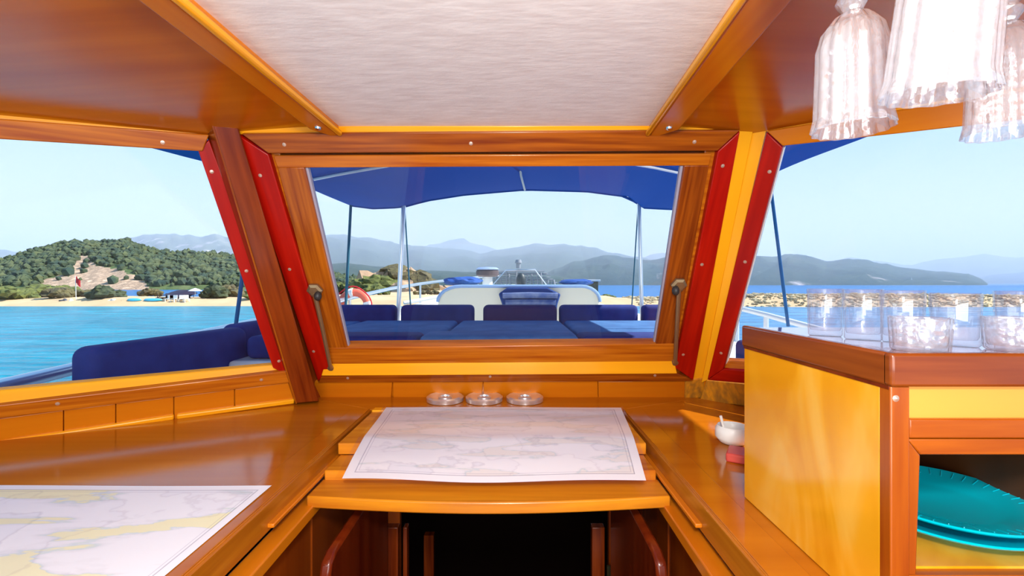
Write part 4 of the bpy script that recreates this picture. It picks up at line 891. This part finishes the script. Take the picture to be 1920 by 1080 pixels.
link('door_stile', MB().prism([fpt(1702, 824, Y0), fpt(1726, 854, Y0), fpt(1714, 1200, Y0), fpt(1690, 1200, Y0)], [(p[0], Y0+.014, p[2]) for p in (fpt(1702, 824, Y0), fpt(1726, 854, Y0), fpt(1714, 1200, Y0), fpt(1690, 1200, Y0))]), M_['frame_z'], cbn, bevel=.0015)
link('shelf', MB().box(X0+.014, X1, Y0+.010, Y1, -.345, -.335), M_['ply'], cbn)
link('bottom_rail', MB().box(X0+.022, X1, Y0-.002, Y0+.010, -.56, -.338), M_['frame_x'], cbn)
inn_shade = wood('cabinet_inside_shaded', (.09, .03, .008), (.05, .015, .004), 'z', fine=14, rough=.4)  # wood darkened: the shade inside the cabinet is put into its colour
link('back', MB().box(X0+.014, X1, Y1-.012, Y1, -.56, CT-.02), inn_shade, cbn)
link('divider', MB().box(.71, .716, Y0+.10, Y1-.012, -.335, CT-.02), inn_shade, cbn)

for s in ((X0+.006, Y0-.003, -.134),): link('screw', MB().lathe([(.004, 0), (0, .002)], s, 10, tilt=Matrix.Rotation(math.pi/2, 3, 'X')), M_['screw'], cbn)

# plates
for i, (z, lab, dx) in enumerate([(-.335, 'lower turquoise plate in the cabinet', 0), (-.320, 'upper turquoise plate stacked in the cabinet', .003)]):
    c = Vector((.605+dx, .655, z)); pr = [(.055, 0), (.062, 0), (.066, .004), (.090, .010), (.112, .016), (.1145, .0185), (.112, .020), (.088, .0145), (.068, .0085), (.060, .006), (0, .0055)]
    tag(link('plate', MB().lathe(pr, c, 72), M_['plate'], smooth=40), lab, 'plate', 'turquoise plates in the cabinet')
    if i == 1:
        pl = bpy.context.scene.collection.objects['plate.001'] if 'plate.001' in bpy.data.objects else None
        rb_ = MB()
        for k in range(48):
            a = 2*math.pi*k/48; rb_.tube([c+Vector((math.cos(a)*.092, math.sin(a)*.092, .0155)), c+Vector((math.cos(a)*.107, math.sin(a)*.107, .0192))], .0007, 4)
        if pl: link('rim_ribs', rb_, M_['plate'], pl)

# glasses on the cabinet
def tumbler(px, Y, r, h, m, thick, base, name, lab, grp, flute=0, fa=0):
    x = (px-CX)/F*Y; c = (x, Y, CT-.001+.0006)
    prof = [(r*.86, 0), (r*.93, .002), (r, h-.001), (r-.0006, h), (r-thick, h-.001), (r*.93-thick, base+.004), (r*.80, base), (0, base-.0005)]
    return tag(link(name, MB().lathe(prof, c, 64, flute, fa), M_[m], smooth=50), lab, 'glass', grp)
GT = 'tall clear tumblers on the cabinet'
tumbler(1547, .725, .0245, .074, 'glass', .0016, .009, 'tumbler', 'leftmost tall clear tumbler on the cabinet', GT)
tumbler(1618, .675, .0245, .074, 'glass', .0016, .009, 'tumbler', 'second tall clear tumbler from the left on the cabinet', GT)
tumbler(1692, .645, .0255, .073, 'glass', .0016, .009, 'tumbler', 'middle tall tumbler behind the left cut glass', GT)
tumbler(1791, .610, .0265, .070, 'glass', .0016, .009, 'tumbler', 'fourth tall tumbler, between the two short cut glasses', GT)
tumbler(1912, .640, .0265, .072, 'glass', .0016, .009, 'tumbler', 'rightmost tall tumbler at the picture edge', GT)
tumbler(1724, .565, .0305, .041, 'pressed', .003, .006, 'whisky_glass', 'short cut glass tumbler at the cabinet corner', 'short cut glasses', 14, .03)
tumbler(1908, .565, .0320, .041, 'pressed', .003, .006, 'whisky_glass', 'short cut glass tumbler at the right edge of the picture', 'short cut glasses', 14, .03)

# hanging goblets and their rack
def goblet(x, Y, zr, r, lab, tilt=(0, 0)):
    g = empty('goblet', (x, Y, zr), label=lab, cat='glass', group='stemmed goblets hanging upside down')
    T = (Matrix.Rotation(tilt[0], 3, 'X') @ Matrix.Rotation(tilt[1], 3, 'Y'))
    # upside down: rim at z=0, bowl closes upward
    o = [(r*1.08, 0), (r*1.0, .012), (r*.96, .05), (r*.93, .078), (r*.80, .094), (r*.52, .106), (r*.30, .111)]
    i_ = [(r*.24, .105), (r*.46, .101), (r*.74, .089), (r*.87, .075), (r*.90, .05), (r*.94, .012), (r*1.05, 0)]
    prof = [(0, .112)]+list(reversed(o))+[(r*1.065, -.0008)]+list(reversed(i_))+[(0, .106)]
    link('bowl', MB().lathe(prof, (x, Y, zr), 140, 14, .042, tilt=T), M_['fluted'], g, smooth=60)
    link('stem', MB().lathe([(0, .1122), (.008, .1122), (.011, .118), (.0135, .124), (.009, .130), (.013, .137), (.009, .144), (.007, .152), (.008, .160), (0, .1602)], (x, Y, zr), 24, 8, .06, tilt=T), M_['pressed'], g, smooth=50)
    link('foot', MB().lathe([(0, .1604), (.010, .1604), (.020, .163), (.031, .1665), (.031, .169), (0, .1692)], (x, Y, zr), 48, tilt=T), M_['glass'], g, smooth=50)
goblet(.327, .441, .147, .031, 'left goblet hanging upside down over the right worktop')
goblet(.324, .350, .143, .0325, 'nearest and largest hanging goblet, between the other two', (.10, .03))
goblet(.506, .470, .153, .031, 'rightmost hanging goblet, cut by the picture edge')
rk_ = empty('glass_rack', (.42, .4, .30), label='slotted wooden rack under the ceiling holding the hanging goblets', cat='rack')
for x in (.293, .361, .472, .540):
    link('runner', MB().box(x-.010, x+.010, .16, .488, .300, .306), M_['beam'], rk_, bevel=.002)
for y in (.168, .480): link('cross_bar', MB().box(.28, .555, y-.008, y+.008, .306, .362), M_['beam'], rk_, bevel=.002)
